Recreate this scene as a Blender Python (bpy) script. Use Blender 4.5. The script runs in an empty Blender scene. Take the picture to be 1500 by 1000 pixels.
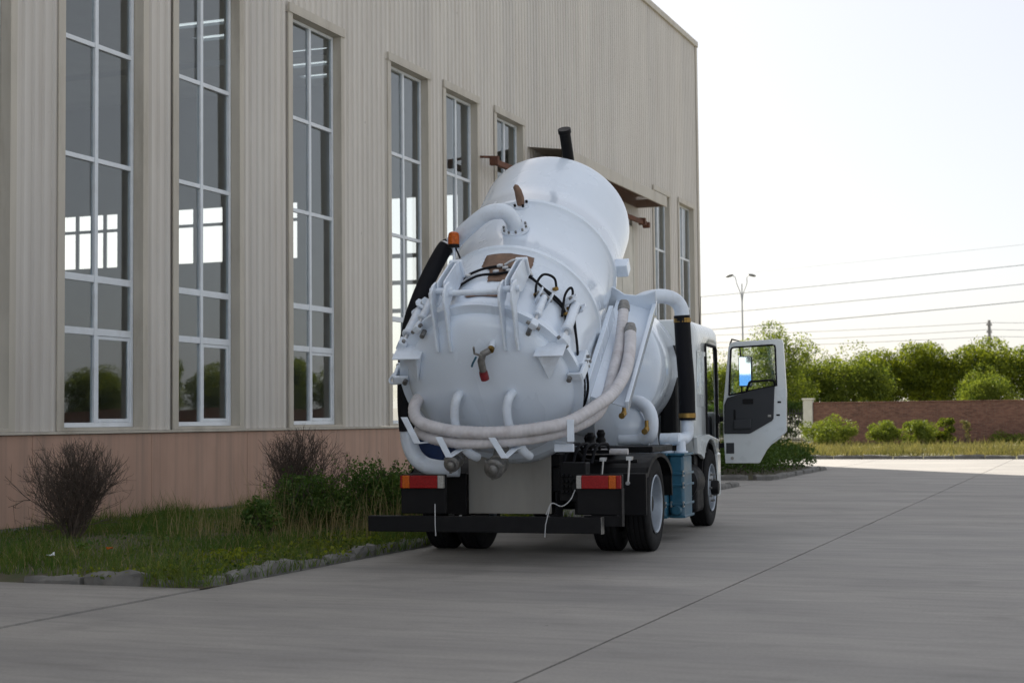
import bpy, math, random
import numpy as np
from mathutils import Vector, Matrix
R = math.radians
rng = np.random.default_rng(7)
random.seed(7)
scene = bpy.context.scene
COL = scene.collection

# ------------------------------------------------------------------ camera
FPX = 2300.0; HEYE = 1.46
PITCH = math.atan(115.5/FPX); ROLL = 0.0095
cam_d = bpy.data.cameras.new('camera'); cam = bpy.data.objects.new('camera', cam_d); COL.objects.link(cam)
cam_d.sensor_width = 36.0; cam_d.lens = 36.0*FPX/1500.0
cam_d.clip_start = .1; cam_d.clip_end = 3000
_f = Vector((0, math.cos(PITCH), math.sin(PITCH))); _r0 = Vector((1, 0, 0)); _u0 = Vector((0, -math.sin(PITCH), math.cos(PITCH)))
_r = _r0*math.cos(ROLL)-_u0*math.sin(ROLL); _u = _u0*math.cos(ROLL)+_r0*math.sin(ROLL)
cam.matrix_world = Matrix(((_r.x, _u.x, -_f.x, 0), (_r.y, _u.y, -_f.y, 0), (_r.z, _u.z, -_f.z, HEYE), (0, 0, 0, 1)))
cam_d.dof.use_dof = True; cam_d.dof.focus_distance = 17.5; cam_d.dof.aperture_fstop = 2.8
scene.camera = cam

# ------------------------------------------------------------------ sky, sun, exposure
SUN_EL = 33.0
SUN_AZ = math.degrees(math.atan2(-.345, .939))          # from +Y towards +X
world = bpy.data.worlds.new('World'); scene.world = world; world.use_nodes = True
wn = world.node_tree; wn.nodes.clear()
wo = wn.nodes.new('ShaderNodeOutputWorld'); bg = wn.nodes.new('ShaderNodeBackground'); sky = wn.nodes.new('ShaderNodeTexSky')
sky.sky_type = 'NISHITA'; sky.sun_disc = False; sky.sun_elevation = R(SUN_EL); sky.sun_rotation = R(SUN_AZ)
sky.air_density = 0.85; sky.dust_density = 2.0; sky.ozone_density = 1.0; sky.altitude = 0
bg.inputs['Strength'].default_value = 0.06
veil = wn.nodes.new('ShaderNodeMix'); veil.data_type = 'RGBA'          # even high haze over the whole sky
veil.inputs[0].default_value = .78; veil.inputs[7].default_value = (3.62, 3.64, 3.72, 1)
wn.links.new(sky.outputs[0], veil.inputs[6]); wn.links.new(veil.outputs[2], bg.inputs[0]); wn.links.new(bg.outputs[0], wo.inputs[0])
sun_d = bpy.data.lights.new('sun', 'SUN'); sun = bpy.data.objects.new('sun', sun_d); COL.objects.link(sun)
sun_d.energy = 3.0; sun_d.angle = R(0.8); sun_d.color = (1, .93, .82)
_sd = Vector((math.sin(R(SUN_AZ))*math.cos(R(SUN_EL)), math.cos(R(SUN_AZ))*math.cos(R(SUN_EL)), math.sin(R(SUN_EL))))
sun.rotation_euler = _sd.to_track_quat('Z', 'Y').to_euler(); sun.location = (-20, 60, 40)
vs = scene.view_settings
vs.view_transform = 'Standard'; vs.look = 'None'; vs.gamma = 1.0; vs.use_curve_mapping = False
vs.exposure = 1.88

# ------------------------------------------------------------------ materials
def nt(name):
    m = bpy.data.materials.new(name); m.use_nodes = True
    t = m.node_tree; t.nodes.clear()
    o = t.nodes.new('ShaderNodeOutputMaterial'); b = t.nodes.new('ShaderNodeBsdfPrincipled')
    t.links.new(b.outputs[0], o.inputs[0])
    return m, t, b, o
def N(t, typ, **kw):
    n = t.nodes.new(typ)
    for k, v in kw.items():
        if k in n.inputs.keys(): n.inputs[k].default_value = v
        else: setattr(n, k, v)
    return n
def ramp(t, fac, stops):
    r = t.nodes.new('ShaderNodeValToRGB'); e = r.color_ramp.elements
    while len(e) < len(stops): e.new(.5)
    for x, (p, c) in zip(e, stops): x.position = p; x.color = tuple(c)+(1,) if len(c) == 3 else c
    t.links.new(fac, r.inputs[0]); return r.outputs[0]
def mapped(t, scale=(1, 1, 1), rot=(0, 0, 0)):
    tc = t.nodes.new('ShaderNodeTexCoord'); mp = t.nodes.new('ShaderNodeMapping')
    mp.inputs['Scale'].default_value = scale; mp.inputs['Rotation'].default_value = rot
    t.links.new(tc.outputs['Object'], mp.inputs[0]); return mp.outputs[0]
def mixc(t, fac, a, b, blend='MIX'):
    m = t.nodes.new('ShaderNodeMix'); m.data_type = 'RGBA'; m.blend_type = blend
    for s, v in ((m.inputs[0], fac), (m.inputs[6], a), (m.inputs[7], b)):
        if hasattr(v, 'links'): t.links.new(v, s)
        elif isinstance(v, (int, float)): s.default_value = v
        else: s.default_value = tuple(v)+(1,)
    return m.outputs[2]
def noise(t, vec, scale, detail=4, rough=.55):
    n = N(t, 'ShaderNodeTexNoise', Scale=scale, Detail=detail, Roughness=rough)
    if vec is not None: t.links.new(vec, n.inputs['Vector'])
    return n.outputs[0]
def bump(t, b, h, strength=.3, dist=.01):
    n = N(t, 'ShaderNodeBump', Strength=strength, Distance=dist)
    t.links.new(h, n.inputs['Height']); t.links.new(n.outputs[0], b.inputs['Normal'])
def mat(name, col, rough=.5, metal=0, var=.12, scale=6, coat=0, stretch=(1, 1, 1), bstr=0, bscale=80, dirt=None, dirt_amt=.5, spec=.5, rvar=.08):
    m, t, b, o = nt(name)
    v = mapped(t, stretch)
    n = noise(t, v, scale)
    c = ramp(t, n, [(.3, [x*(1-var) for x in col]), (.7, [min(1, x*(1+var)) for x in col])])
    if dirt is not None:
        n2 = noise(t, v, scale*.6, 8, .7)
        f = ramp(t, n2, [(.5, (0, 0, 0)), (.72, (dirt_amt,)*3)])
        c = mixc(t, f, c, dirt)
    t.links.new(c, b.inputs['Base Color'])
    rr = ramp(t, n, [(.3, (max(0, rough-rvar),)*3), (.7, (min(1, rough+rvar),)*3)])
    t.links.new(rr, b.inputs['Roughness'])
    b.inputs['Metallic'].default_value = metal; b.inputs['Specular IOR Level'].default_value = spec
    if coat: b.inputs['Coat Weight'].default_value = coat; b.inputs['Coat Roughness'].default_value = .08
    if bstr: bump(t, b, noise(t, v, bscale, 4), bstr, .004)
    return m
M = {}
M['white_paint'] = mat('white_paint', (.69, .77, .87), .27, var=.035, scale=1.1, coat=.55, stretch=(1.6, 1.6, .6), rvar=.015)
M['white_part'] = mat('white_part', (.67, .74, .83), .4, var=.05, scale=8, coat=.15, dirt=(.35, .33, .30), dirt_amt=.35)
M['cab_paint'] = mat('cab_paint', (.62, .66, .67), .3, var=.03, scale=3, coat=.5, dirt=(.4, .4, .38), dirt_amt=.2)
M['black_paint'] = mat('black_paint', (.0062, .0064, .0075), .5, var=.25, scale=7, dirt=(.018, .0175, .017), dirt_amt=.35, spec=.16)
M['black_plastic'] = mat('black_plastic', (.0068, .0068, .0078), .55, var=.2, scale=9, dirt=(.018, .0175, .017), dirt_amt=.35, spec=.16)
M['rubber'] = mat('rubber', (.009, .009, .010), .8, var=.3, scale=12, bstr=.15, bscale=120, dirt=(.035, .033, .03), dirt_amt=.4, spec=.2)
M['hose_black'] = mat('hose_black', (.005, .0055, .008), .65, spec=.2, var=.2, scale=15, bstr=.2, bscale=90)
M['hose_grey'] = mat('hose_grey', (.56, .545, .56), .5, var=.12, scale=9, dirt=(.34, .28, .27), dirt_amt=.5)
M['steel'] = mat('steel', (.55, .56, .57), .38, 1, var=.15, scale=14, dirt=(.2, .19, .18), dirt_amt=.3)
M['cast_metal'] = mat('cast_metal', (.24, .235, .225), .5, .85, var=.3, scale=22, bstr=.3, bscale=60)
M['rim_silver'] = mat('rim_silver', (.32, .36, .41), .42, .45, var=.1, scale=9, dirt=(.2, .19, .18), dirt_amt=.25)
M['plate_steel'] = mat('plate_steel', (.30, .29, .265), .45, .35, var=.10, scale=4, stretch=(1, 1, .3), dirt=(.22, .21, .19), dirt_amt=.4)
M['brass'] = mat('brass', (.30, .19, .06), .42, 1, var=.2, scale=30)
M['blue_paint'] = mat('blue_paint', (.02, .105, .17), .4, var=.2, scale=8, coat=.2, dirt=(.07, .085, .09), dirt_amt=.4)
M['blue_cloth'] = mat('blue_cloth', (.012, .035, .12), .7, var=.2, scale=10)
M['red_paint'] = mat('red_paint', (.17, .012, .018), .4, var=.25, scale=30)
M['brown_tape'] = mat('brown_tape', (.19, .115, .078), .7, var=.25, scale=14, bstr=.4, bscale=30, dirt=(.12, .075, .05), dirt_amt=.6)
M['rust'] = mat('rust', (.13, .052, .03), .8, var=.4, scale=12, bstr=.4, bscale=60)
M['trim_dark'] = mat('trim_dark', (.022, .025, .03), .6, var=.1, scale=8, bstr=.2, bscale=200)
M['upvc'] = mat('upvc', (.72, .76, .80), .4, var=.05, scale=5, dirt=(.45, .45, .43), dirt_amt=.3)
M['flashing'] = mat('flashing', (.50, .46, .39), .5, var=.08, scale=3, stretch=(1, 1, .25), dirt=(.28, .24, .18), dirt_amt=.55)
M['interior'] = mat('interior', (.42, .44, .45), .8, var=.06, scale=1)
M['bark'] = mat('bark', (.075, .055, .042), .9, var=.35, scale=9, stretch=(1, 1, .2), bstr=.5, bscale=30)
M['twig'] = mat('twig', (.085, .064, .05), .85, var=.35, scale=12)
M['pole_grey'] = mat('pole_grey', (.42, .43, .44), .5, .3, var=.1, scale=2)
M['pole_concrete'] = mat('pole_concrete', (.24, .23, .22), .85, var=.15, scale=2)
M['wire'] = mat('wire', (.30, .31, .32), .6, var=.05, scale=1)
M['fence_black'] = mat('fence_black', (.02, .02, .022), .5, var=.2, scale=5)
M['pillar'] = mat('pillar', (.62, .60, .54), .8, var=.1, scale=2, dirt=(.4, .37, .32), dirt_amt=.4)

def m_cladding():
    m, t, b, o = nt('cladding')
    v = mapped(t, (1, 1, .12))
    n = noise(t, v, 2.2, 6, .6); v2 = mapped(t, (3.5, 1, .25)); n2 = noise(t, v2, 1.2, 6, .65)
    c = ramp(t, n, [(.3, (.555, .52, .475)), (.7, (.645, .61, .56))])
    c = mixc(t, ramp(t, n2, [(.52, (0, 0, 0)), (.75, (.35,)*3)]), c, (.42, .36, .30))
    tc = t.nodes.new('ShaderNodeTexCoord'); sx = t.nodes.new('ShaderNodeSeparateXYZ'); t.links.new(tc.outputs['Object'], sx.inputs[0])
    dv = N(t, 'ShaderNodeMath', operation='DIVIDE'); dv.inputs[1].default_value = .84; t.links.new(sx.outputs[0], dv.inputs[0])
    fl = N(t, 'ShaderNodeMath', operation='FLOOR'); t.links.new(dv.outputs[0], fl.inputs[0])
    wnz = t.nodes.new('ShaderNodeTexWhiteNoise'); wnz.noise_dimensions = '1D'; t.links.new(fl.outputs[0], wnz.inputs['W'])
    c = mixc(t, 1.0, c, ramp(t, wnz.outputs[0], [(0, (.94, .94, .94)), (1, (1.05, 1.045, 1.03))]), 'MULTIPLY')
    vo = N(t, 'ShaderNodeTexVoronoi', Scale=.9); t.links.new(tc.outputs['Object'], vo.inputs['Vector'])
    c = mixc(t, ramp(t, vo.outputs['Distance'], [(.012, (.6,)*3), (.03, (0, 0, 0))]), c, (.12, .085, .06))
    t.links.new(c, b.inputs['Base Color']); b.inputs['Roughness'].default_value = .45
    return m
M['cladding'] = m_cladding()
def m_plinth():
    m, t, b, o = nt('plinth_paint')
    n = noise(t, mapped(t, (1, 1, .5)), 1.6, 6, .6)
    c = ramp(t, n, [(.3, (.42, .265, .195)), (.7, (.49, .315, .235))])
    n2 = noise(t, mapped(t, (4, 1, .10)), 1.2, 8, .72)
    c = mixc(t, ramp(t, n2, [(.46, (0, 0, 0)), (.68, (.6,)*3)]), c, (.25, .185, .15))
    t.links.new(c, b.inputs['Base Color']); b.inputs['Roughness'].default_value = .75
    bump(t, b, noise(t, mapped(t), 40), .2, .004)
    return m
M['plinth'] = m_plinth()
def m_concrete(name, c0, c1, rot):
    m, t, b, o = nt(name)
    v = mapped(t)
    big = noise(t, v, .22, 5, .6)
    st = noise(t, mapped(t, (4.2, .22, 1), rot), 1.1, 6, .62)
    st2 = noise(t, mapped(t, (8, 1.1, 1), rot), 1.0, 6, .65)
    fine = noise(t, v, 34, 5, .7)
    c = ramp(t, big, [(.3, c0), (.72, c1)])
    c = mixc(t, ramp(t, st, [(.38, (0, 0, 0)), (.70, (.5,)*3)]), c, [x*1.38 for x in c0], 'MIX')
    c = mixc(t, ramp(t, st2, [(.47, (0, 0, 0)), (.72, (.45,)*3)]), c, [x*.62 for x in c0])
    c = mixc(t, ramp(t, fine, [(.3, (.32,)*3), (.6, (0, 0, 0))]), c, [x*.6 for x in c0])
    sp = N(t, 'ShaderNodeTexVoronoi', Scale=1.7); t.links.new(v, sp.inputs['Vector'])
    c = mixc(t, ramp(t, sp.outputs['Distance'], [(.012, (.75,)*3), (.03, (0, 0, 0))]), c, (.03, .028, .026))
    pt = noise(t, mapped(t, (1.3, .45, 1), rot), .75, 5, .6)
    c = mixc(t, 1.0, c, ramp(t, pt, [(.32, (.80, .80, .81)), (.68, (1.15, 1.14, 1.12))]), 'MULTIPLY')
    stn = noise(t, v, .9, 7, .7)
    c = mixc(t, ramp(t, stn, [(.56, (0, 0, 0)), (.70, (.38,)*3)]), c, [x*.55 for x in c0])
    oi = t.nodes.new('ShaderNodeObjectInfo')
    c = mixc(t, 1.0, c, ramp(t, oi.outputs['Random'], [(0, (.95, .95, .95)), (1, (1.05, 1.05, 1.05))]), 'MULTIPLY')
    t.links.new(c, b.inputs['Base Color'])
    t.links.new(ramp(t, big, [(.3, (.62,)*3), (.7, (.8,)*3)]), b.inputs['Roughness'])
    bump(t, b, fine, .25, .004)
    return m
M['concrete'] = m_concrete('concrete', (.23, .218, .203), (.30, .286, .268), (0, 0, R(4)))
M['kerb'] = mat('kerb_concrete', (.165, .16, .15), .9, var=.3, scale=5, bstr=.9, bscale=22, dirt=(.055, .055, .035), dirt_amt=.8)
M['soil'] = mat('soil', (.085, .075, .045), .95, var=.35, scale=3, bstr=.8, bscale=20, dirt=(.05, .075, .02), dirt_amt=.8)
M['verge_soil'] = mat('verge_soil', (.16, .15, .07), .95, var=.3, scale=1, bstr=.8, bscale=10)
M['land'] = mat('land', (.16, .155, .12), .95, var=.25, scale=.05)

def m_brick():
    m, t, b, o = nt('brickwork')
    tc = t.nodes.new('ShaderNodeTexCoord'); sx = t.nodes.new('ShaderNodeSeparateXYZ'); cx = t.nodes.new('ShaderNodeCombineXYZ')
    t.links.new(tc.outputs['Object'], sx.inputs[0]); t.links.new(sx.outputs[0], cx.inputs[0]); t.links.new(sx.outputs[2], cx.inputs[1])
    br = N(t, 'ShaderNodeTexBrick', Scale=1.0)
    br.inputs['Brick Width'].default_value = .25; br.inputs['Row Height'].default_value = .065; br.inputs['Mortar Size'].default_value = .008
    br.inputs['Color1'].default_value = (.13, .05, .034, 1); br.inputs['Color2'].default_value = (.27, .12, .08, 1); br.inputs['Mortar'].default_value = (.19, .16, .135, 1)
    t.links.new(cx.outputs[0], br.inputs['Vector'])
    nb = noise(t, mapped(t, (1, 1, 2.5)), 5, 4, .7)
    br.inputs['Bias'].default_value = .0
    n = noise(t, mapped(t), .7, 6, .65)
    c0_ = mixc(t, ramp(t, nb, [(.42, (0, 0, 0)), (.62, (.55,)*3)]), br.outputs[0], (.07, .03, .022))
    c = mixc(t, ramp(t, n, [(.4, (0, 0, 0)), (.75, (.4,)*3)]), c0_, (.27, .14, .10))
    t.links.new(c, b.inputs['Base Color']); b.inputs['Roughness'].default_value = .9
    bump(t, b, br.outputs['Fac'], -.4, .01)
    return m
M['brick'] = m_brick()
def m_glass(name, r0=.108, tint=(.90, .94, .95)):
    m = bpy.data.materials.new(name); m.use_nodes = True; t = m.node_tree; t.nodes.clear()
    o = t.nodes.new('ShaderNodeOutputMaterial'); tr = t.nodes.new('ShaderNodeBsdfTransparent'); gl = t.nodes.new('ShaderNodeBsdfGlossy')
    tr.inputs[0].default_value = tuple(tint)+(1,); gl.inputs['Roughness'].default_value = .012
    lw = N(t, 'ShaderNodeLayerWeight', Blend=.5); pw = N(t, 'ShaderNodeMath', operation='POWER'); pw.inputs[1].default_value = 5
    fr = N(t, 'ShaderNodeMath', operation='MULTIPLY_ADD'); fr.inputs[1].default_value = 1-r0; fr.inputs[2].default_value = r0; mx = t.nodes.new('ShaderNodeMixShader')
    t.links.new(lw.outputs['Facing'], pw.inputs[0]); t.links.new(pw.outputs[0], fr.inputs[0])
    t.links.new(fr.outputs[0], mx.inputs[0]); t.links.new(tr.outputs[0], mx.inputs[1]); t.links.new(gl.outputs[0], mx.inputs[2]); t.links.new(mx.outputs[0], o.inputs[0])
    nv = noise(t, mapped(t), .8, 2); bn = N(t, 'ShaderNodeBump', Strength=.02, Distance=.05); t.links.new(nv, bn.inputs['Height']); t.links.new(bn.outputs[0], gl.inputs['Normal'])
    return m
M['glass'] = m_glass('window_glass')
M['glass_clear'] = m_glass('clear_glass', .04)
def m_mirror():
    m, t, b, o = nt('mirror_glass'); b.inputs['Metallic'].default_value = 1; b.inputs['Roughness'].default_value = .02
    b.inputs['Base Color'].default_value = (.85, .87, .88, 1); return m
M['mirror'] = m_mirror()
def m_lens(name, col):
    m, t, b, o = nt(name)
    v = mapped(t); w = N(t, 'ShaderNodeTexVoronoi', Scale=70); t.links.new(v, w.inputs['Vector'])
    t.links.new(ramp(t, w.outputs['Distance'], [(0, [x*.7 for x in col]), (.8, [min(1, x*1.2) for x in col])]), b.inputs['Base Color'])
    b.inputs['Roughness'].default_value = .22; b.inputs['Specular IOR Level'].default_value = .25; b.inputs['Subsurface Weight'].default_value = 0
    bump(t, b, w.outputs['Distance'], .3, .004); return m
M['lens_red'] = m_lens('lens_red', (.23, .005, .006)); M['lens_orange'] = m_lens('lens_orange', (.42, .085, .005)); M['lens_white'] = m_lens('lens_white', (.34, .33, .31))
def m_leaf(name, c0, c1, transl=.45, scale=1.2):
    m = bpy.data.materials.new(name); m.use_nodes = True; t = m.node_tree; t.nodes.clear()
    o = t.nodes.new('ShaderNodeOutputMaterial'); d = t.nodes.new('ShaderNodeBsdfDiffuse'); tl = t.nodes.new('ShaderNodeBsdfTranslucent'); g = N(t, 'ShaderNodeBsdfGlossy', Roughness=.45)
    geo = t.nodes.new('ShaderNodeNewGeometry'); n = noise(t, mapped(t), scale, 3)
    ad = N(t, 'ShaderNodeMath', operation='ADD'); t.links.new(n, ad.inputs[0])
    mu = N(t, 'ShaderNodeMath', operation='MULTIPLY_ADD'); mu.inputs[1].default_value = .5; mu.inputs[2].default_value = -.25
    t.links.new(geo.outputs['Random Per Island'], mu.inputs[0]); t.links.new(mu.outputs[0], ad.inputs[1])
    c = ramp(t, ad.outputs[0], [(.15, c0), (.85, c1)])
    t.links.new(c, d.inputs[0])
    c2 = mixc(t, 1.0, c, (1.25, 1.15, .6), 'MULTIPLY'); t.links.new(c2, tl.inputs[0])
    mx = N(t, 'ShaderNodeMixShader'); mx.inputs[0].default_value = transl
    t.links.new(d.outputs[0], mx.inputs[1]); t.links.new(tl.outputs[0], mx.inputs[2])
    m2 = N(t, 'ShaderNodeMixShader'); m2.inputs[0].default_value = .012; g.inputs[0].default_value = (1, 1, 1, 1)
    t.links.new(mx.outputs[0], m2.inputs[1]); t.links.new(g.outputs[0], m2.inputs[2]); t.links.new(m2.outputs[0], o.inputs[0])
    return m
M['leaf_tree'] = m_leaf('leaf_tree', (.016, .042, .008), (.25, .30, .03), .5)
M['leaf_light'] = m_leaf('leaf_light', (.03, .062, .012), (.23, .285, .045), .5)
M['leaf_bush'] = m_leaf('leaf_bush', (.035, .085, .018), (.12, .19, .045), .35, 2)
M['leaf_hedge'] = m_leaf('leaf_hedge', (.035, .075, .015), (.08, .13, .03), .35, 1.5)
M['leaf_yellow'] = m_leaf('leaf_yellow', (.07, .11, .016), (.22, .27, .05), .45, 1)
M['grass'] = m_leaf('grass_blade', (.035, .105, .014), (.15, .18, .045), .35, .8)
M['grass_dry'] = m_leaf('grass_dry', (.085, .098, .035), (.20, .18, .095), .4, .35)
M['straw'] = m_leaf('straw', (.22, .18, .09), (.36, .29, .16), .3, 2)

# ------------------------------------------------------------------ mesh helpers
def V3(*a): return np.array(a, float)
def nrm(v): v = np.asarray(v, float); return v/max(1e-9, np.linalg.norm(v))
class MB:
    def __init__(s): s.v = []; s.f = []
    def add(s, vs_, fs):
        k = len(s.v); s.v += [tuple(map(float, p)) for p in vs_]; s.f += [tuple(i+k for i in f) for f in fs]; return s
    def box(s, x0, x1, y0, y1, z0, z1):
        x0, x1 = sorted((x0, x1)); y0, y1 = sorted((y0, y1)); z0, z1 = sorted((z0, z1))
        return s.add([(x0, y0, z0), (x1, y0, z0), (x1, y1, z0), (x0, y1, z0), (x0, y0, z1), (x1, y0, z1), (x1, y1, z1), (x0, y1, z1)],
                     [(0, 3, 2, 1), (4, 5, 6, 7), (0, 1, 5, 4), (1, 2, 6, 5), (2, 3, 7, 6), (3, 0, 4, 7)])
    def bar(s, a, b, w, h, upv=(0, 0, 1)):
        a = V3(*a); b = V3(*b); d = nrm(b-a); x = np.cross(d, upv)
        if np.linalg.norm(x) < 1e-4: x = np.cross(d, (1, 0, 0))
        x = nrm(x); y = np.cross(x, d); p = []
        for q in (a, b):
            for sx, sy in ((-1, -1), (1, -1), (1, 1), (-1, 1)): p.append(q+x*sx*w/2+y*sy*h/2)
        return s.add(p, [(0, 1, 2, 3), (7, 6, 5, 4), (0, 4, 5, 1), (1, 5, 6, 2), (2, 6, 7, 3), (3, 7, 4, 0)])
    def tube(s, pts, r, n=12, cap=True):
        pts = [V3(*p) for p in pts]; m = len(pts)
        rs = [r]*m if np.isscalar(r) else list(r)
        T = [nrm(pts[min(i+1, m-1)]-pts[max(i-1, 0)]) for i in range(m)]
        x = np.cross(T[0], (0, 0, 1))
        if np.linalg.norm(x) < 1e-3: x = np.cross(T[0], (1, 0, 0))
        x = nrm(x); vs_ = []
        for i in range(m):
            x = nrm(x-T[i]*np.dot(x, T[i])); y = np.cross(T[i], x)
            for k in range(n):
                a = 2*math.pi*k/n; vs_.append(pts[i]+rs[i]*(math.cos(a)*x+math.sin(a)*y))
        fs = [(i*n+k, i*n+(k+1) % n, (i+1)*n+(k+1) % n, (i+1)*n+k) for i in range(m-1) for k in range(n)]
        if cap: fs += [tuple(range(n-1, -1, -1)), tuple((m-1)*n+k for k in range(n))]
        return s.add(vs_, fs)
    def lathe(s, prof, o=(0, 0, 0), d=(0, 0, 1), n=32, closed=False, cap=True):
        o = V3(*o); d = nrm(d); x = np.cross(d, (0, 0, 1))
        if np.linalg.norm(x) < 1e-3: x = V3(1, 0, 0)
        x = nrm(x); y = np.cross(d, x); vs_ = []
        for (r, h) in prof:
            for k in range(n):
                a = 2*math.pi*k/n; vs_.append(o+d*h+max(r, 1e-4)*(math.cos(a)*x+math.sin(a)*y))
        m = len(prof); fs = [(i*n+k, i*n+(k+1) % n, ((i+1) % m)*n+(k+1) % n, ((i+1) % m)*n+k) for i in range(m if closed else m-1) for k in range(n)]
        if not closed and cap:
            if prof[0][0] > 1e-3: fs.append(tuple(range(n-1, -1, -1)))
            if prof[-1][0] > 1e-3: fs.append(tuple((m-1)*n+k for k in range(n)))
        return s.add(vs_, fs)
    def prism(s, poly, o, ex, ey, ez, t):
        o = V3(*o); ex = V3(*ex); ey = V3(*ey); ez = V3(*ez); n = len(poly)
        a = [o+ex*p[0]+ey*p[1] for p in poly]; b = [q+ez*t for q in a]
        return s.add(a+b, [tuple(range(n-1, -1, -1)), tuple(range(n, 2*n))]+[(i, (i+1) % n, n+(i+1) % n, n+i) for i in range(n)])
    def strip(s, pts, wv, th):
        pts = [V3(*p) for p in pts]; wv = V3(*wv)
        for a, b in zip(pts, pts[1:]):
            d = nrm(b-a); nn = nrm(np.cross(d, wv))*th/2; w = wv/2
            p = [q+w*i+nn*j for q in (a-d*th*.3, b+d*th*.3) for i, j in ((-1, -1), (1, -1), (1, 1), (-1, 1))]
            s.add(p, [(0, 1, 2, 3), (7, 6, 5, 4), (0, 4, 5, 1), (1, 5, 6, 2), (2, 6, 7, 3), (3, 7, 4, 0)])
        return s
    def build(s, name, m=None, parent=None, smooth=False, bevel=0, kind=None, sharp=38, loc=None, rot=None):
        me = bpy.data.meshes.new(name); me.from_pydata(s.v, [], s.f); me.update()
        return link(name, me, m, parent, smooth, bevel, kind, sharp, loc, rot)
def link(name, me, m=None, parent=None, smooth=False, bevel=0, kind=None, sharp=38, loc=None, rot=None):
    if m is not None and len(me.materials) == 0: me.materials.append(M[m] if isinstance(m, str) else m)
    if smooth:
        me.polygons.foreach_set('use_smooth', [True]*len(me.polygons)); me.set_sharp_from_angle(angle=R(sharp))
    o = bpy.data.objects.new(name, me); COL.objects.link(o)
    if parent is not None: o.parent = parent
    if bevel:
        b = o.modifiers.new('bevel', 'BEVEL'); b.width = bevel; b.segments = 2; b.limit_method = 'ANGLE'; b.angle_limit = R(40)
    if kind: o['kind'] = kind
    if loc is not None: o.location = loc
    if rot is not None: o.rotation_euler = rot
    return o
def tag(o, label, cat, group=None):
    o['label'] = label; o['category'] = cat
    if group: o['group'] = group
    return o
def empty(name, loc=(0, 0, 0), rot=(0, 0, 0)):
    o = bpy.data.objects.new(name, None); o.empty_display_size = .2; COL.objects.link(o); o.location = loc; o.rotation_euler = rot; return o
def rawmesh(name, verts, faces):
    me = bpy.data.meshes.new(name)
    verts = np.asarray(verts, np.float32); faces = np.asarray(faces, np.int32); k = faces.shape[1]
    me.vertices.add(len(verts)); me.vertices.foreach_set('co', verts.ravel())
    me.loops.add(faces.size); me.loops.foreach_set('vertex_index', faces.ravel())
    me.polygons.add(len(faces)); me.polygons.foreach_set('loop_start', np.arange(0, faces.size, k, dtype=np.int32))
    me.polygons.foreach_set('loop_total', np.full(len(faces), k, np.int32)); me.update(calc_edges=True); me.validate(); return me
def spline(pts, n=8):
    P = [V3(*p) for p in pts]; P = [2*P[0]-P[1]]+P+[2*P[-1]-P[-2]]; out = []
    for i in range(1, len(P)-2):
        for k in range(n):
            t = k/n; a, b, c, d = P[i-1:i+3]
            out.append(.5*((2*b)+(-a+c)*t+(2*a-5*b+4*c-d)*t*t+(-a+3*b-3*c+d)*t**3))
    out.append(P[-2]); return out
def copytree(o, parent=None):
    c = o.copy(); COL.objects.link(c); c.parent = parent
    for ch in list(o.children): copytree(ch, c)
    return c

# ================================================================== SETTING
# building frame: x = along the wall (u), y = into the building, z = up
P0 = (-5.591, 22.80, 0.0); BROT = R(90-20.9)
BU = V3(math.sin(R(20.9)), math.cos(R(20.9)), 0); BN = V3(BU[1], -BU[0], 0)
def bw(u, n, z=0): return V3(*P0)+BU*u+BN*n+V3(0, 0, z)

g = MB(); g.add([(-900, -900, -.03), (900, -900, -.03), (900, 1500, -.03), (-900, 1500, -.03)], [(0, 1, 2, 3)])
ground = g.build('ground', 'land', kind='structure')
yard = empty('yard', P0, (0, 0, BROT)); yard['kind'] = 'structure'
def slab(u0, u1, n0, n1, z=0.0):
    def edge(a, b):
        L = math.hypot(b[0]-a[0], b[1]-a[1]); k = max(1, int(min(L, 60)/.35)); d = V3((b[1]-a[1])/L, -(b[0]-a[0])/L, 0)
        return [V3(a[0]+(b[0]-a[0])*i/k, a[1]+(b[1]-a[1])*i/k, 0)-d*abs(rng.normal(0, .0035) if i else 0) for i in range(k)]
    c = [(u0, -n1), (u1, -n1), (u1, -n0), (u0, -n0)]; top = []
    for i in range(4): top += edge(c[i], c[(i+1) % 4])
    m = len(top); b = MB()
    b.add([(p[0], p[1], z) for p in top]+[(p[0], p[1], -.06) for p in top], [tuple(range(m))]+[(i, m+i, m+(i+1) % m, (i+1) % m) for i in range(m)])
    return b.build('slab', 'concrete', yard)
lanes = [5.83, 10.2, 14.6, 19.0, 23.4, 27.8]
for a, b_ in zip(lanes, lanes[1:]): slab(-42, 36.0, a+.007, b_-.007)
slab(-42, -7.32, .02, 5.823, .012); slab(14.2, 17.3, .02, 5.823)
slab(17.3, 25.3, .02, 2.75); slab(25.314, 36, .02, 5.823)

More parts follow.
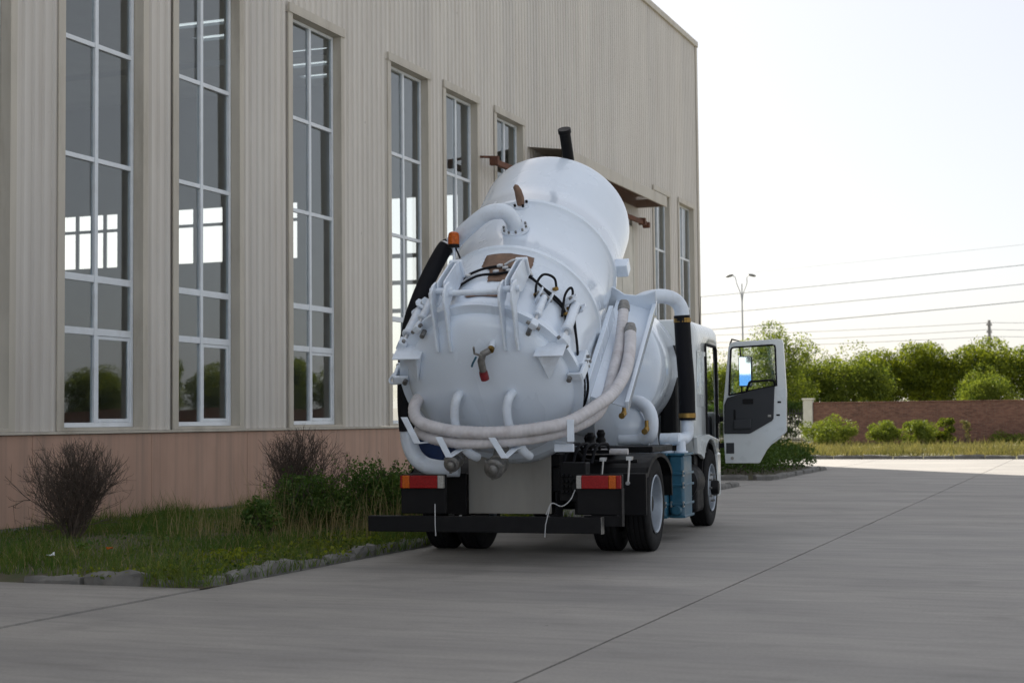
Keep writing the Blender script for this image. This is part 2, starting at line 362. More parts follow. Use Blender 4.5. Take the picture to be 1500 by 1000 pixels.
def bed(name, u0, u1, n0, n1, z, m, res=.35, amp=.05, rnd=.6):
    nu = int((u1-u0)/res)+1; nn = int((n1-n0)/res)+1
    us = np.linspace(u0, u1, nu); ns = np.linspace(n0, n1, nn); vs_ = []; fs = []
    for i, uu in enumerate(us):
        for j, q in enumerate(ns):
            e = min(uu-u0, u1-uu, n1-q, .8)/.8
            zz = z*max(0, min(1, e*4))+amp*(math.sin(uu*1.7+q)*.4+math.sin(uu*.6-q*1.3)*.6)*max(e, 0)+rng.normal(0, amp*.12)
            vs_.append((uu, -q, zz))
    for i in range(nu-1):
        for j in range(nn-1): fs.append((i*nn+j, i*nn+j+1, (i+1)*nn+j+1, (i+1)*nn+j))
    b = MB(); b.add(vs_, fs)
    o = b.build(name, m, None, True, kind='structure', loc=P0, rot=(0, 0, BROT)); return o
bed1 = bed('planting_bed', -7.27, 14.0, 0.0, 5.80, .085, 'soil', amp=.018)
bed2 = bed('planting_bed', 17.5, 25.1, 2.9, 5.72, .11, 'soil')
verge = bed('verge', 36.3, 75, -6, 60, .13, 'verge_soil', 1.2, .05)

def stone_mesh(L, W, Hh, rough, seed):
    r2 = np.random.default_rng(seed); nx = 5; vs_ = []; fs = []
    prof = [(-W/2, 0), (-W/2, Hh*.8), (-W/2+W*.15, Hh), (W/2-W*.15, Hh), (W/2, Hh*.8), (W/2, 0)]
    for i in range(nx+1):
        x = -L/2+L*i/nx; e = .92 if i in (0, nx) else 1
        for (y, z) in prof: vs_.append((x+r2.normal(0, rough*.3), y*e+r2.normal(0, rough), max(0, z*e+(r2.normal(0, rough) if z > 0 else 0))))
    k = len(prof)
    for i in range(nx):
        for j in range(k-1): fs.append((i*k+j, (i+1)*k+j, (i+1)*k+j+1, i*k+j+1))
    fs += [tuple(range(k)), tuple(nx*k+j for j in range(k-1, -1, -1))]
    b = MB(); b.add(vs_, fs); me = bpy.data.meshes.new('kerb_stone'); me.from_pydata(b.v, [], b.f); me.update(); me.materials.append(M['kerb']); return me
KS = [stone_mesh(.60, .16, .2, .011, i) for i in range(5)]
KF = [stone_mesh(.98, .16, .2, .006, 20+i) for i in range(3)]
def kerb(parent, a, b, meshes, step, zt=.12, skip=0.0):
    a = V3(*a); b = V3(*b); L = np.linalg.norm(b-a); n = int(L/step); ang = math.atan2(b[1]-a[1], b[0]-a[0])
    for i in range(n):
        if random.random() < skip: continue
        p = a+(b-a)*(i+.5)/n
        o = link('kerb_stone', random.choice(meshes), None, parent)
        o.location = (p[0]+random.gauss(0, .012), p[1]+random.gauss(0, .012), zt-.2+random.gauss(0, .012)); o.rotation_euler = (random.gauss(0, .04), random.gauss(0, .02), ang+random.gauss(0, .02))
kerb(bed1, (-6.75, -5.74, 0), (14.0, -5.74, 0), KS, .62, .105, .12)
kerb(bed1, (-7.22, -5.2, 0), (-7.22, 0, 0), KS, .62, .105, .12)
o_ = link('kerb_stone', KS[1], None, bed1); o_.location = (-7.03, -5.55, -.12); o_.rotation_euler = (0, 0, R(-50))
kerb(bed2, (25.2, -5.3, 0), (25.2, -2.9, 0), KF, 1.02, .12)
kerb(bed2, (17.9, -5.80, 0), (24.85, -5.80, 0), KF, 1.02, .12)
kerb(bed2, (17.42, -5.4, 0), (17.42, -2.9, 0), KF, 1.02, .12)
o_ = link('kerb_stone', KS[2], None, bed2); o_.location = (17.6, -5.64, -.08); o_.rotation_euler = (0, 0, R(-45))
kerb(verge, (36.22, 4, 0), (36.22, -45, 0), KF, 1.02, .13)

# ================================================================== FACTORY BUILDING
fb = tag(empty('factory_building', P0, (0, 0, BROT)), 'beige corrugated metal factory hall with tall white windows on a pink plinth', 'building')
UE = 33.9; US = -30.0; HB = 14.5; ZB = 1.37
WIN = [(-4.55, -2.70), (-1.55, .30), (1.25, 3.05), (4.85, 6.70), (8.88, 10.70), (11.66, 13.45), (14.66, 16.40), (28.2, 30.0), (31.25, 33.15)]
WZ0, WZ1 = 1.42, 8.66
DOOR = (18.2, 26.0, 7.3)
def clad():
    b = MB(); pitch = .21; dep = .034; cuts = set([US, UE])
    for w in WIN: cuts.update(w)
    cuts.update(DOOR[:2])
    prof = []; x = US
    while x < UE:
        for dx, y in ((0, 0), (.085, 0), (.11, -dep), (.185, -dep)):
            if x+dx <= UE: prof.append((x+dx, y))
        x += pitch
    prof.append((UE, 0)); xs = [p[0] for p in prof]; ys = [p[1] for p in prof]
    allx = sorted(set(xs) | cuts); pts = [(x, float(np.interp(x, xs, ys))) for x in allx]
    for (x0, y0), (x1, y1) in zip(pts, pts[1:]):
        if x1-x0 < 1e-5: continue
        c = (x0+x1)/2; spans = [(ZB, HB)]
        for (a, e) in WIN:
            if a < c < e: spans = [(WZ1, HB)]
        if DOOR[0] < c < DOOR[1]: spans = [(DOOR[2], HB)]
        for z0, z1 in spans: b.add([(x0, y0, z0), (x1, y1, z0), (x1, y1, z1), (x0, y0, z1)], [(0, 1, 2, 3)])
    b.build('cladding', 'cladding', fb)
clad()
# plinth wall of rendered panels with fine joints
pls = [US, -12, -8.1, -5.1, -2.2, .55, 3.3, 5.9, 8.7, 11.4, 14.1, 17.2, 18.2]
for a, b_ in zip(pls, pls[1:]):
    MB().box(a+.004, b_-.004, -.05, .16, .13, 1.325).build('plinth_panel', 'plinth', fb, bevel=.006)
MB().box(26.0, UE+.03, -.05, .16, .13, 1.325).build('plinth_panel', 'plinth', fb, bevel=.006)
for a, b_ in ((US, 18.2), (26.0, UE+.05)):
    MB().box(a, b_, -.08, .16, -.03, .126).build('plinth_base', 'kerb', fb)
    MB().box(a, b_, -.085, .16, 1.33, 1.366).build('drip_flashing', 'flashing', fb, bevel=.004)
# windows
ZR = [WZ0+.03, 2.77, 3.52, 5.22, 6.87, WZ1-.05]
pane_cache = {}
def window(u0, u1):
    fl = MB(); t = .012
    fl.box(u0-.15, u0-.001, -.062, -.044, ZB+.002, WZ1+.15); fl.box(u1+.001, u1+.13, -.062, -.044, ZB+.002, WZ1+.15)
    fl.box(u0-.15, u1+.13, -.085, -.063, WZ1+.02, WZ1+.15); fl.box(u0-.15, u1+.13, -.085, .2, WZ1-.012, WZ1+.018)
    fl.box(u0-t, u0, -.050, .22, ZB+.002, WZ1-.013); fl.box(u1, u1+t, -.050, .22, ZB+.002, WZ1-.013)
    fl.box(u0, u1, -.06, .22, ZB+.001, WZ0-.002)
    w0 = fl.build('window_flashing', 'flashing', fb)
    f = MB(); y0, y1 = .10, .165; fw = .058; um = (u0+u1)/2
    a, b_ = u0+.012, u1-.012; z0, z1 = ZR[0], ZR[-1]
    f.box(a, a+fw, y0, y1, z0-.03, z1+.03); f.box(b_-fw, b_, y0, y1, z0-.03, z1+.03)
    f.box(a+fw, b_-fw, y0, y1, z1-.025, z1+.03); f.box(a+fw, b_-fw, y0, y1, z0-.03, z0+.035)
    f.box(um-.038, um+.038, y0-.006, y1+.004, z0+.035, z1-.025)
    for i, z in enumerate(ZR[1:-1]):
        h = .05 if i < 2 else .034
        f.box(a+fw, um-.038, y0+.003, y1-.003, z-h, z+h); f.box(um+.038, b_-fw, y0+.003, y1-.003, z-h, z+h)
    fr = f.build('window', 'upvc', fb, bevel=.005)
    s = MB(); zz0, zz1 = ZR[0]+.038, ZR[1]-.053      # sliding sash on the right
    l, r_ = um+.04, b_-fw-.002; w = .05
    s.box(l, l+w, .115, .15, zz0, zz1); s.box(r_-w, r_, .115, .15, zz0, zz1); s.box(l+w, r_-w, .115, .15, zz0, zz0+w); s.box(l+w, r_-w, .115, .15, zz1-w, zz1)
    s.build('sash', 'upvc', fr, bevel=.004)
    for i in range(5):
        for (x0, x1) in ((a+fw, um-.036), (um+.036, b_-fw)):
            zz0, zz1 = ZR[i]+.03, ZR[i+1]-.03
            key = (round(x1-x0, 3), i)
            if key not in pane_cache:
                p = MB().box(-(x1-x0)/2, (x1-x0)/2, -.004, .004, zz0, zz1); me = bpy.data.meshes.new('pane'); me.from_pydata(p.v, [], p.f); me.update(); me.materials.append(M['glass']); pane_cache[key] = me
            o = link('pane', pane_cache[key], None, fr); o.location = ((x0+x1)/2, .132+random.gauss(0, .001), 0); o.rotation_euler = (random.gauss(0, .0015), 0, random.gauss(0, .002))
for w in WIN: window(*w)
# roof edge, corner trim
MB().box(US, UE+.09, -.10, .3, HB-.06, HB+.14).build('eave_flashing', 'flashing', fb, bevel=.01)
c = MB(); c.box(UE-.16, UE+.06, -.07, -.045, ZB+.01, HB-.06); c.box(UE+.02, UE+.06, -.045, .35, ZB+.01, HB-.06); c.build('corner_trim', 'flashing', fb)
# roof with skylight slots
D = 32.0
def sheet_with_holes(b, x0, x1, y0, y1, holes, mk):
    xs = sorted(set([x0, x1]+[h[i] for h in holes for i in (0, 1)])); ys = sorted(set([y0, y1]+[h[i] for h in holes for i in (2, 3)]))
    for a, e in zip(xs, xs[1:]):
        for p, q in zip(ys, ys[1:]):
            cx, cy = (a+e)/2, (p+q)/2
            if any(h[0] < cx < h[1] and h[2] < cy < h[3] for h in holes): continue
            mk(b, a, e, p, q)
sl = [(23.6, 24.2, 12.3, 15), (25.3, 25.9, 12.3, 15), (28.3, 28.9, 11.5, 14.6), (30.1, 30.7, 11.5, 14.6), (31.9, 32.5, 11.5, 14.6)]
b = MB(); sheet_with_holes(b, US, UE, .31, D, sl, lambda b, a, e, p, q: b.box(a, e, p, q, HB-.2, HB-.1)); b.build('roof', 'interior', fb)
for h in sl: MB().box(h[0]-.05, h[1]+.05, h[2]-.05, h[3]+.05, HB-.09, HB-.07).build('skylight', 'glass', fb)
# end wall with strip lights and tall door, seen through the windows
eh = []
for a, e in ((9.0, 12.2),): eh.append((a, e, .0, 9.8))
groups = ((15.68, 17.6), (18.3, 22.4), (23.85, 28.4))
for a, e in groups: eh.append((a, e, 7.75, 9.9))
b = MB(); sheet_with_holes(b, .17, D, 0, HB-.2, eh, lambda b, a, e, p, q: b.box(UE-.15, UE-.02, a, e, p, q)); b.build('end_wall', 'interior', fb)
b = MB()
for a, e in groups:
    x = e-.6
    b.box(UE-.12, UE-.05, a, e, 9.18, 9.30)
    k = a+.55
    while k < e: b.box(UE-.12, UE-.05, k, k+.15, 7.75, 9.9); k += 1.33
b.build('strip_light_bars', 'interior', fb)
b = MB()
for z in (5.5, 6.55, 7.55): b.box(UE-.12, UE-.05, 9.0, 12.2, z, z+.16)
for y in (10.0, 11.1): b.box(UE-.12, UE-.05, y, y+.1, 0, 9.8)
b.build('end_door_frame', 'interior', fb)
MB().box(US, UE, D, D+.15, 0, HB-.2).build('back_wall', 'interior', fb); MB().box(US-.15, US, .0, D, 0, HB).build('near_end_wall', 'interior', fb)
b = MB()
for uu in (-10, -2.3, 7.7, 17.4, 26.5):
    b.box(uu-.12, uu+.12, D-.6, D-.3, 0, HB-.2); b.box(uu-.1, uu+.1, .5, D-.5, HB-.95, HB-.75)
b.build('steel_frame', 'interior', fb)
MB().box(US, UE-.16, .17, D, -.02, .004).build('hall_floor', 'kerb', fb)
# liner behind cladding so the hall is closed
b = MB(); lh = [(w[0], w[1], ZB, WZ1) for w in WIN]+[(DOOR[0], DOOR[1], 0, DOOR[2])]
sheet_with_holes(b, US, UE-.16, .3, HB-.2, [(h[0]-.02, h[1]+.02, h[2]-.02, h[3]+.02) for h in lh], lambda b, a, e, p, q: b.box(a, e, .225, .25, p, q)); b.build('liner', 'interior', fb)
# sliding door, rail, canopy
dr = MB().box(18.6, 25.55, -.13, -.07, .05, 7.2).build('sliding_door', 'pillar', fb, bevel=.01)
b = MB()
for k in range(7): b.box(18.6+k*1.15, 18.66+k*1.15, -.15, -.131, .05, 7.2)
b.build('door_rib', 'pillar', dr)
MB().box(25.56, 26.15, -.10, -.04, 0, 7.45).build('door_jamb', 'flashing', fb, bevel=.01); MB().box(17.9, 18.6, -.10, -.06, 0, 7.45).build('door_jamb', 'flashing', fb, bevel=.01)
rl = MB(); rl.bar((13.55, -.4, 7.32), (26.0, -.4, 7.32), .10, .13); rl.build('door_rail', 'rust', fb, bevel=.01)
for uu in (13.62, 17.0, 21.0, 25.6):
    k = MB(); k.bar((uu, -.45, 7.42), (uu, .0, 7.46), .06, .05); k.box(uu-.06, uu+.06, -.5, -.3, 7.24, 7.44); k.build('rail_bracket', 'rust', fb)
k = MB(); k.lathe([(.09, -.1), (.09, .1)], (26.05, -.4, 7.28), (0, 1, 0), 14); k.build('rail_wheel', 'rust', fb)
cn = MB().box(16.8, 26.3, -.98, -.93, 7.82, 8.14).build('canopy', 'flashing', fb, bevel=.008)
k = MB(); k.add([(16.8, -.93, 8.08), (26.3, -.93, 8.08), (26.3, -.0, 8.2), (16.8, 0, 8.2)], [(0, 1, 2, 3)]); k.box(26.26, 26.3, -.93, -.0, 7.84, 8.1); k.build('canopy_roof', 'flashing', cn)
k = MB()
x = 16.8
while x < 26.2: k.add([(x, -.93, 7.86), (x+.12, -.93, 7.86), (x+.12, 0, 7.86), (x, 0, 7.86)], [(0, 1, 2, 3)]); k.add([(x+.12, -.93, 7.9), (x+.2, -.93, 7.9), (x+.2, 0, 7.9), (x+.12, 0, 7.9)], [(0, 1, 2, 3)]); x += .2
k.build('canopy_soffit', 'rust', cn)

# ================================================================== VACUUM TRUCK  (x = right, y = forward, z = up; origin under the rear axle)
tr = tag(empty('vacuum_truck', (.348, 17.908, 0), (0, 0, -R(16.5))), 'white vacuum tanker truck with tilted tank and open cab door on the concrete yard', 'truck')
TH = R(36.4); TLOC = (-.01, -1.918, 1.868); TRT = .887
def tk2(l, s, v): return V3(l+TLOC[0], TLOC[1]+s*math.cos(TH)-v*math.sin(TH), TLOC[2]+s*math.sin(TH)+v*math.cos(TH))
def cy(s, ang, r=TRT): a = R(ang); return (r*math.sin(a), s, r*math.cos(a))

# --- main tank (local: x right, y along axis forward/up, z perpendicular)
b = MB(); prof = [(TRT+.075, -.030), (TRT+.075, .0), (TRT, .002)]
def rib(s, w=.034, h=.034):
    return [(TRT, s-w*1.6), (TRT+h*.5, s-w*1.1), (TRT+h, s-w*.7), (TRT+h, s+w*.7), (TRT+h*.5, s+w*1.1), (TRT, s+w*1.6)]
prof += [(TRT, .3), (TRT, .7)]+rib(1.145)+[(TRT, 1.6)]+rib(2.14)+[(TRT, 2.6), (TRT, 3.05)]
for k in range(0, 13):
    a = k/12*math.pi/2; prof.append((TRT*math.cos(a), 3.22+.27*math.sin(a)))
b.lathe(prof, (0, 0, 0), (0, 1, 0), 96)
tank = b.build('tank', 'white_paint', tr, True, loc=TLOC, rot=(TH, 0, 0), sharp=50)
MB().lathe([(TRT+.062, -.036), (TRT+.062, -.0305)], (0, 0, 0), (0, 1, 0), 96).build('door_seal', 'rubber', tank)
# flange pipe on top of the tank, running left to the black hose
pp = spline([(.05, 1.55, TRT-.02), (.045, 1.55, .985), (.0, 1.53, 1.10), (-.08, 1.50, 1.145), (-.22, 1.48, 1.125), (-.42, 1.44, 1.00), (-.57, 1.42, .88), (-.705, 1.41, .765)], 8)
MB().tube(pp, .083, 20).build('vacuum_pipe', 'white_part', tank, True)
fl = MB().lathe([(.15, 0), (.15, .03), (.09, .032)], (.05, 1.55, TRT-.01), (0, 0, 1), 28).build('pipe_flange', 'white_part', tank, True)
for k in range(10):
    a = k/10*2*math.pi; MB().lathe([(.013, .0), (.013, .025)], (.05+.125*math.cos(a), 1.55+.125*math.sin(a), TRT+.02), (0, 0, 1), 6).build('flange_bolt', 'cast_metal', tank)
# taped stub
st = MB().lathe([(.085, 0), (.085, .03)], (.0, 2.06, TRT-.005), (0, 0, 1), 20).build('stub_flange', 'white_part', tank, True)
for k in range(4):
    a = k/4*2*math.pi+.6; MB().lathe([(.015, .0), (.015, .03)], (.07*math.cos(a), 2.06+.07*math.sin(a), TRT+.02), (0, 0, 1), 6).build('stub_bolt', 'black_paint', tank)
MB().tube([(0, 2.06, TRT+.02), (.005, 2.06, TRT+.1), (-.005, 2.07, TRT+.19), (-.02, 2.07, TRT+.245), (-.02, 2.07, TRT+.265)], [.04, .047, .04, .032, .01], 10).build('taped_stub', 'brown_tape', tank, True, sharp=60)
# brown paper patches: sheets following the barrel
def patch(name, poly, rr, m):
    c = np.mean(poly, 0); vs_ = [cy(c[0], c[1], rr)]; n = 6; P_ = []
    for i in range(len(poly)):
        a, e = np.array(poly[i], float), np.array(poly[(i+1) % len(poly)], float)
        for k in range(n): P_.append(a+(e-a)*k/n+rng.normal(0, .006, 2)*np.array([1, 30]))
    L = len(P_); fs = []; rings = 5
    for r_ in range(1, rings+1):
        for p in P_: q = c+(p-c)*r_/rings; vs_.append(cy(q[0], q[1], rr+rng.normal(0, .0012)))
    for i in range(L): fs.append((0, 1+i, 1+(i+1) % L))
    for r_ in range(rings-1):
        for i in range(L): fs.append((1+r_*L+i, 1+(r_+1)*L+i, 1+(r_+1)*L+(i+1) % L, 1+r_*L+(i+1) % L))
    o = MB().add(vs_, fs).build(name, m, tank, True)
    so = o.modifiers.new('solid', 'SOLIDIFY'); so.thickness = .003; return o
patch('paper_patch', [(1.02, -9), (1.05, 24), (.84, 25), (.79, 17), (.52, 17), (.48, 0), (.70, -1.5), (.80, -9)], TRT+.008, 'brown_tape')
patch('paper_strip', [(.245, -12), (.25, 13), (.205, 12), (.20, -9)], TRT+.008, 'brown_tape')
# black hydraulic hoses lying on the barrel
def hyd(pts, rr=TRT+.03, r_=.0135, m='hose_black', name='hydraulic_hose'):
    P_ = spline([(p[0], p[1], p[2] if len(p) > 2 else 0) for p in pts], 7)
    return MB().tube([cy(q[0], q[1], rr+q[2]) for q in P_], r_, 8).build(name, m, tank, True)
hyd([(.35, -30), (.50, -24), (.57, -20), (.65, -14), (.72, -2.3), (.737, 7), (.70, 15), (.67, 25), (.57, 37), (.54, 50), (.42, 58)])
hyd([(.30, -27), (.40, -22), (.49, -16), (.575, -7.5), (.59, 4.5), (.66, 14), (.65, 26), (.52, 43), (.48, 54), (.35, 59.5)])
hyd([(.36, 34), (.52, 31.4, .05), (.66, 33, .09), (.74, 40, .06), (.68, 45)])
hyd([(.36, 55), (.62, 50.7, .04), (.75, 51.5, .08), (.70, 55, .06), (.42, 59)])
hyd([(.60, 60), (.40, 68), (.25, 75), (.12, 80)]); hyd([(.55, 63), (.36, 70), (.2, 77)])
hyd([(.15, 88, .02), (-.02, 96, .05), (-.05, 108, .03), (.05, 118)]); hyd([(.2, 86, .03), (.05, 98, .07), (.0, 112, .05)])
hyd([(.62, -62), (.40, -66), (.22, -74), (.1, -82)])
MB().tube(spline([cy(.74, 8, TRT+.05), cy(.80, 14, TRT+.09), cy(.76, 22, TRT+.07), cy(.66, 27, TRT+.05)], 6), .014, 8).build('steel_hose', 'steel', tank, True)
def fit_(s, a, w=.05, m='steel', rr=TRT+.04):
    p = cy(s, a, rr); MB().tube([V3(*p)-V3(w, 0, 0), p, V3(*p)+V3(w, .01, 0)], [.016, .024, .016], 8).build('hose_fitting', m, tank, True)
for s, a, m in ((.735, 5, 'steel'), (.70, 9, 'steel'), (.62, 4, 'steel'), (.66, 12, 'steel'), (.60, -15, 'steel'), (.66, 44, 'brass'), (.40, 34, 'brass'), (.56, 58, 'brass'), (.43, 57, 'brass')): fit_(s, a, .03, m)
# hinge lugs on the barrel + hinge arms on the door
rd = MB(); prof = [(0.001, -.34)]
for k in range(1, 15):
    a = k/14*math.pi/2; prof.append(((TRT-.02)*math.sin(a), -.072-.262*math.cos(a)))
prof += [(TRT-.02, -.072), (TRT+.078, -.068), (TRT+.078, -.037), (TRT-.1, -.037)]
rd.lathe(prof, (0, 0, 0), (0, 1, 0), 96)
door = rd.build('rear_door', 'white_paint', tr, True, loc=TLOC, rot=(TH, 0, 0), sharp=40)
arm = [(-.255, .53), (-.30, .56), (-.255, .74), (-.205, .92), (-.175, 1.06), (-.12, 1.14), (-.02, 1.17), (.09, 1.145), (.135, 1.07), (.11, 1.0), (.03, .965), (-.06, .955), (-.115, .84), (-.175, .70)]
lug = [(.0, 1.10), (.05, 1.17), (.48, 1.125), (.58, 1.08), (.62, 1.0), (.66, .87), (.30, .875), (.10, .985)]
for c0, gap in ((-.325, .068), (.375, .064)):
    for sx in (-1, 1):
        MB().prism(arm, (c0+sx*gap-.013, 0, 0), (0, 1, 0), (0, 0, 1), (1, 0, 0), .026).build('hinge_arm', 'white_part', door, bevel=.006)
        MB().prism(lug, (c0+sx*(gap-.034)-.009, 0, 0), (0, 1, 0), (0, 0, 1), (1, 0, 0), .018).build('hinge_lug', 'white_part', tank, bevel=.005)
    MB().prism([(.10, 1.085), (.45, 1.05), (.53, 1.02), (.53, .99), (.1, 1.045)], (c0-gap+.035, 0, 0), (0, 1, 0), (0, 0, 1), (1, 0, 0), gap*2-.07).build('hinge_web', 'steel', tank)
    for k in range(3): MB().lathe([(.022, 0), (.022, .03)], (c0, .18+k*.12, 1.05-k*.01), (0, -.1, 1), 8).build('hinge_bolt', 'cast_metal', tank)
    MB().box(c0-gap-.0, c0+gap, .555, .60, .9, 1.10).build('hinge_stop', 'white_part', tank, bevel=.01)
    MB().tube([(c0-gap-.05, .02, 1.08), (c0+gap+.05, .02, 1.08)], .034, 16).build('hinge_pin', 'white_part', tank, True)
MB().tube([(-.26, .0, 1.065), (.31, .0, 1.065)], .03, 16).build('hinge_shaft', 'white_part', door, True)
# clamp rams round the door ring
def ram(ang, s0, s1, s2, r_, rr):
    rr = TRT+rr
    def q(s, d=0): return cy(s, ang, rr+d)
    MB().tube([q(s0), q(s0-.02), q(s1)], [r_*.85, r_, r_], 16).build('clamp_ram', 'white_part', tank, True)
    MB().tube([q(s1), q(s1-.012), q(s1-.03)], [r_*1.25, r_*1.25, r_*1.0], 14).build('ram_gland', 'white_part', tank, True)
    MB().tube([q(s1), q(s2)], r_*.5, 12).build('ram_rod', 'steel', tank, True)
    a = R(ang); t_ = V3(math.cos(a), 0, -math.sin(a)); rad = V3(math.sin(a), 0, math.cos(a))
    k = MB()
    for sx in (-1, 1):
        k.prism([(s0-.07, TRT-.01), (s0-.05, rr+.05), (s0, rr+.075), (s0+.06, rr+.06), (s0+.11, TRT-.01)], t_*(sx*(r_+.022))-t_*.01, (0, 1, 0), rad, t_, .02)
    k.build('ram_bracket', 'white_part', tank, bevel=.004)
    MB().tube([V3(*q(s0+.01))-t_*(r_+.05), V3(*q(s0+.01))+t_*(r_+.05)], .022, 10).build('ram_pin', 'cast_metal', tank, True)
    e = MB(); e.bar(V3(*q(s2-.05)), V3(*q(s2+.06)), r_*2.1, r_*1.9, rad); e.build('ram_clevis', 'white_part', tank, bevel=.012)
    MB().tube([V3(*q(s2-.02))-t_*.075, V3(*q(s2-.02))+t_*.075], .02, 8).build('clevis_pin', 'cast_metal', tank, True)
for sg in (-1, 1):
    ram(sg*59, .60, .14, -.06, .05, .10)
    ram(sg*38.5, .36, .05, -.14, .038, .085)
    a = R(sg*82); rad = V3(math.sin(a), 0, math.cos(a)); t_ = V3(math.cos(a), 0, -math.sin(a))
    # lower clamp: block with bolts and a claw over the door flange
    k = MB(); k.bar(rad*(TRT+.06)+V3(0, .0, 0), rad*(TRT+.06)+V3(0, .24, 0), .12, .12, rad); k.build('clamp_block', 'white_part', tank, bevel=.012)
    k = MB(); k.bar(rad*(TRT+.115)+V3(0, -.16, 0), rad*(TRT+.13)+V3(0, .10, 0), .085, .035, rad); k.bar(rad*(TRT+.12)+V3(0, -.155, 0), rad*(TRT-.03)+V3(0, -.125, 0), .085, .035, (0, 1, 0)); k.build('clamp_claw', 'white_part', tank, bevel=.008)
    for i, j in ((.06, -.03), (.06, .03), (.15, -.03), (.15, .03)):
        p = rad*(TRT+.12)+t_*j+V3(0, i, 0); MB().tube([p, p+rad*.03], .017, 6).build('clamp_bolt', 'cast_metal', tank)
    p = rad*(TRT-.01)+V3(0, -.15, 0); MB().tube([p, p-V3(0, .05, 0)], .026, 8).build('clamp_stud', 'cast_metal', tank)
    a = R(sg*38.5); p = V3(math.sin(a), 0, math.cos(a))*(TRT+.0)+V3(0, -.16, 0); MB().tube([p-V3(0, -.05, 0), p-V3(0, .05, 0)], .026, 8).build('clamp_stud', 'cast_metal', tank)
    ram(sg*121, .40, .08, -.05, .042, .09)
    # pocket brackets on the dish
    A_, B_, C_, D_, E_ = [(sg*x, y, z) for x, y, z in ((.60, -.16, .485), (.86, -.08, .485), (.87, -.17, .485), (.63, -.30, .485), (.69, -.27, .17))]
    k = MB().add([A_, B_, C_, D_, E_], [(0, 1, 2, 3), (3, 2, 4), (2, 1, 4), (0, 3, 4), (0, 4, 1)]); k.build('guide_pocket', 'white_part', door, bevel=.008)
    k = MB().box(min(sg*.59, sg*.89), max(sg*.59, sg*.89), -.31, -.06, .487, .502); k.build('guide_shelf', 'white_part', door, bevel=.004)
# sampling valve with red cap
k = MB().tube([(.185, -.18, .63), (.19, -.33, .62)], .032, 14).build('valve_stub', 'white_part', door, True)
MB().tube([(.19, -.33, .62), (.19, -.37, .615)], .034, 12).build('valve_nut', 'brass', door, True)
MB().tube([(.185, -.37, .62), (.12, -.40, .60), (.09, -.42, .53), (.095, -.44, .42)], [.032, .036, .038, .036], 12).build('valve_body', 'cast_metal', door, True)
MB().tube([(.095, -.44, .42), (.096, -.445, .39), (.10, -.45, .33)], [.042, .045, .043], 14).build('valve_cap', 'red_paint', door, True)
k = MB(); k.tube([(.11, -.43, .60), (.05, -.45, .64), (.06, -.46, .72)], .012, 8); k.build('valve_stem', 'cast_metal', door, True)
MB().tube([(.06, -.45, .60), (.02, -.47, .54), (.0, -.47, .50)], .011, 8).build('valve_lever', 'blue_paint', door, True)
# side loop handle
def T(pts, n=8): return spline(pts, n)
MB().tube(T([(-.93, -1.86, 2.11), (-1.0, -1.9, 2.04), (-1.12, -1.92, 1.91), (-1.11, -1.92, 1.86), (-1.04, -1.9, 1.86), (-.92, -1.86, 1.88)]), .014, 8).build('loop_handle', 'white_part', tr, True)
# twin support tubes on the dish
for p in ([(-.27, -2.10, 1.74), (-.262, -2.22, 1.73), (-.275, -2.28, 1.68), (-.305, -2.26, 1.57), (-.312, -2.21, 1.42), (-.27, -2.17, 1.24), (-.19, -2.12, 1.13), (-.15, -2.0, 1.09)],
          [(.285, -2.10, 1.735), (.29, -2.22, 1.725), (.272, -2.28, 1.675), (.245, -2.26, 1.57), (.25, -2.21, 1.42), (.32, -2.17, 1.24), (.385, -2.12, 1.14), (.40, -2.0, 1.10)]):
    MB().tube(T(p), .046, 16).build('support_tube', 'white_part', tr, True)
for x in (-.262, .288): MB().lathe([(.085, 0), (.085, .02), (.05, .022)], (x, -2.105, 1.735), (0, -.8, -.6), 20).build('tube_pad', 'white_part', tr, True)
# grey suction hoses slung round the door and up the side tray
def hose(name, pts, r_, m, pitch=.046, amp=.10, n=14, dens=40):
    P_ = T(pts, dens); d = [0]
    for a, e in zip(P_, P_[1:]): d.append(d[-1]+np.linalg.norm(e-a))
    L = d[-1]; k = int(L/(pitch/3)); tt = np.linspace(0, L, k)
    A = np.array(P_); Q = np.stack([np.interp(tt, d, A[:, i]) for i in range(3)], 1)
    rs = [r_*(1+amp*(.5+.5*math.cos(2*math.pi*t/pitch))) for t in tt]
    return MB().tube(Q, rs, n).build(name, m, tr, True, sharp=80)
def toward(pts, k, t):      # lift the last k points off the tray
    out = [V3(*p) for p in pts]; c_ = V3(4.75, -17.27, 1.46)
    for i in range(k):
        j = len(out)-1-i; out[j] = out[j]+(c_-out[j])*t*min(1, (k-i)/3)
    return out
hose('suction_hose', toward([(-.45, -1.72, 1.62), (-.62, -1.86, 1.72), (-.74, -2.0, 1.72), (-.775, -2.14, 1.61), (-.70, -2.27, 1.475), (-.50, -2.345, 1.40), (-.206, -2.38, 1.352), (.224, -2.38, 1.342), (.647, -2.31, 1.386), (.88, -2.16, 1.45), (1.07, -1.86, 1.60), (1.14, -1.45, 1.725), (1.16, -1.0, 1.91), (1.15, -.70, 2.09), (1.13, -.5, 2.28), (1.11, -.40, 2.42)], 6, .022), .060, 'hose_grey')
hose('suction_hose', toward([(-.60, -1.75, 1.42), (-.74, -1.95, 1.40), (-.74, -2.1, 1.36), (-.66, -2.2, 1.325), (-.471, -2.29, 1.272), (-.152, -2.33, 1.238), (.222, -2.32, 1.25), (.60, -2.22, 1.295), (.85, -2.05, 1.375), (1.0, -1.63, 1.50), (1.02, -1.22, 1.69), (1.01, -.79, 1.99), (1.0, -.43, 2.31), (.99, -.17, 2.69)], 5, .022), .055, 'hose_grey')
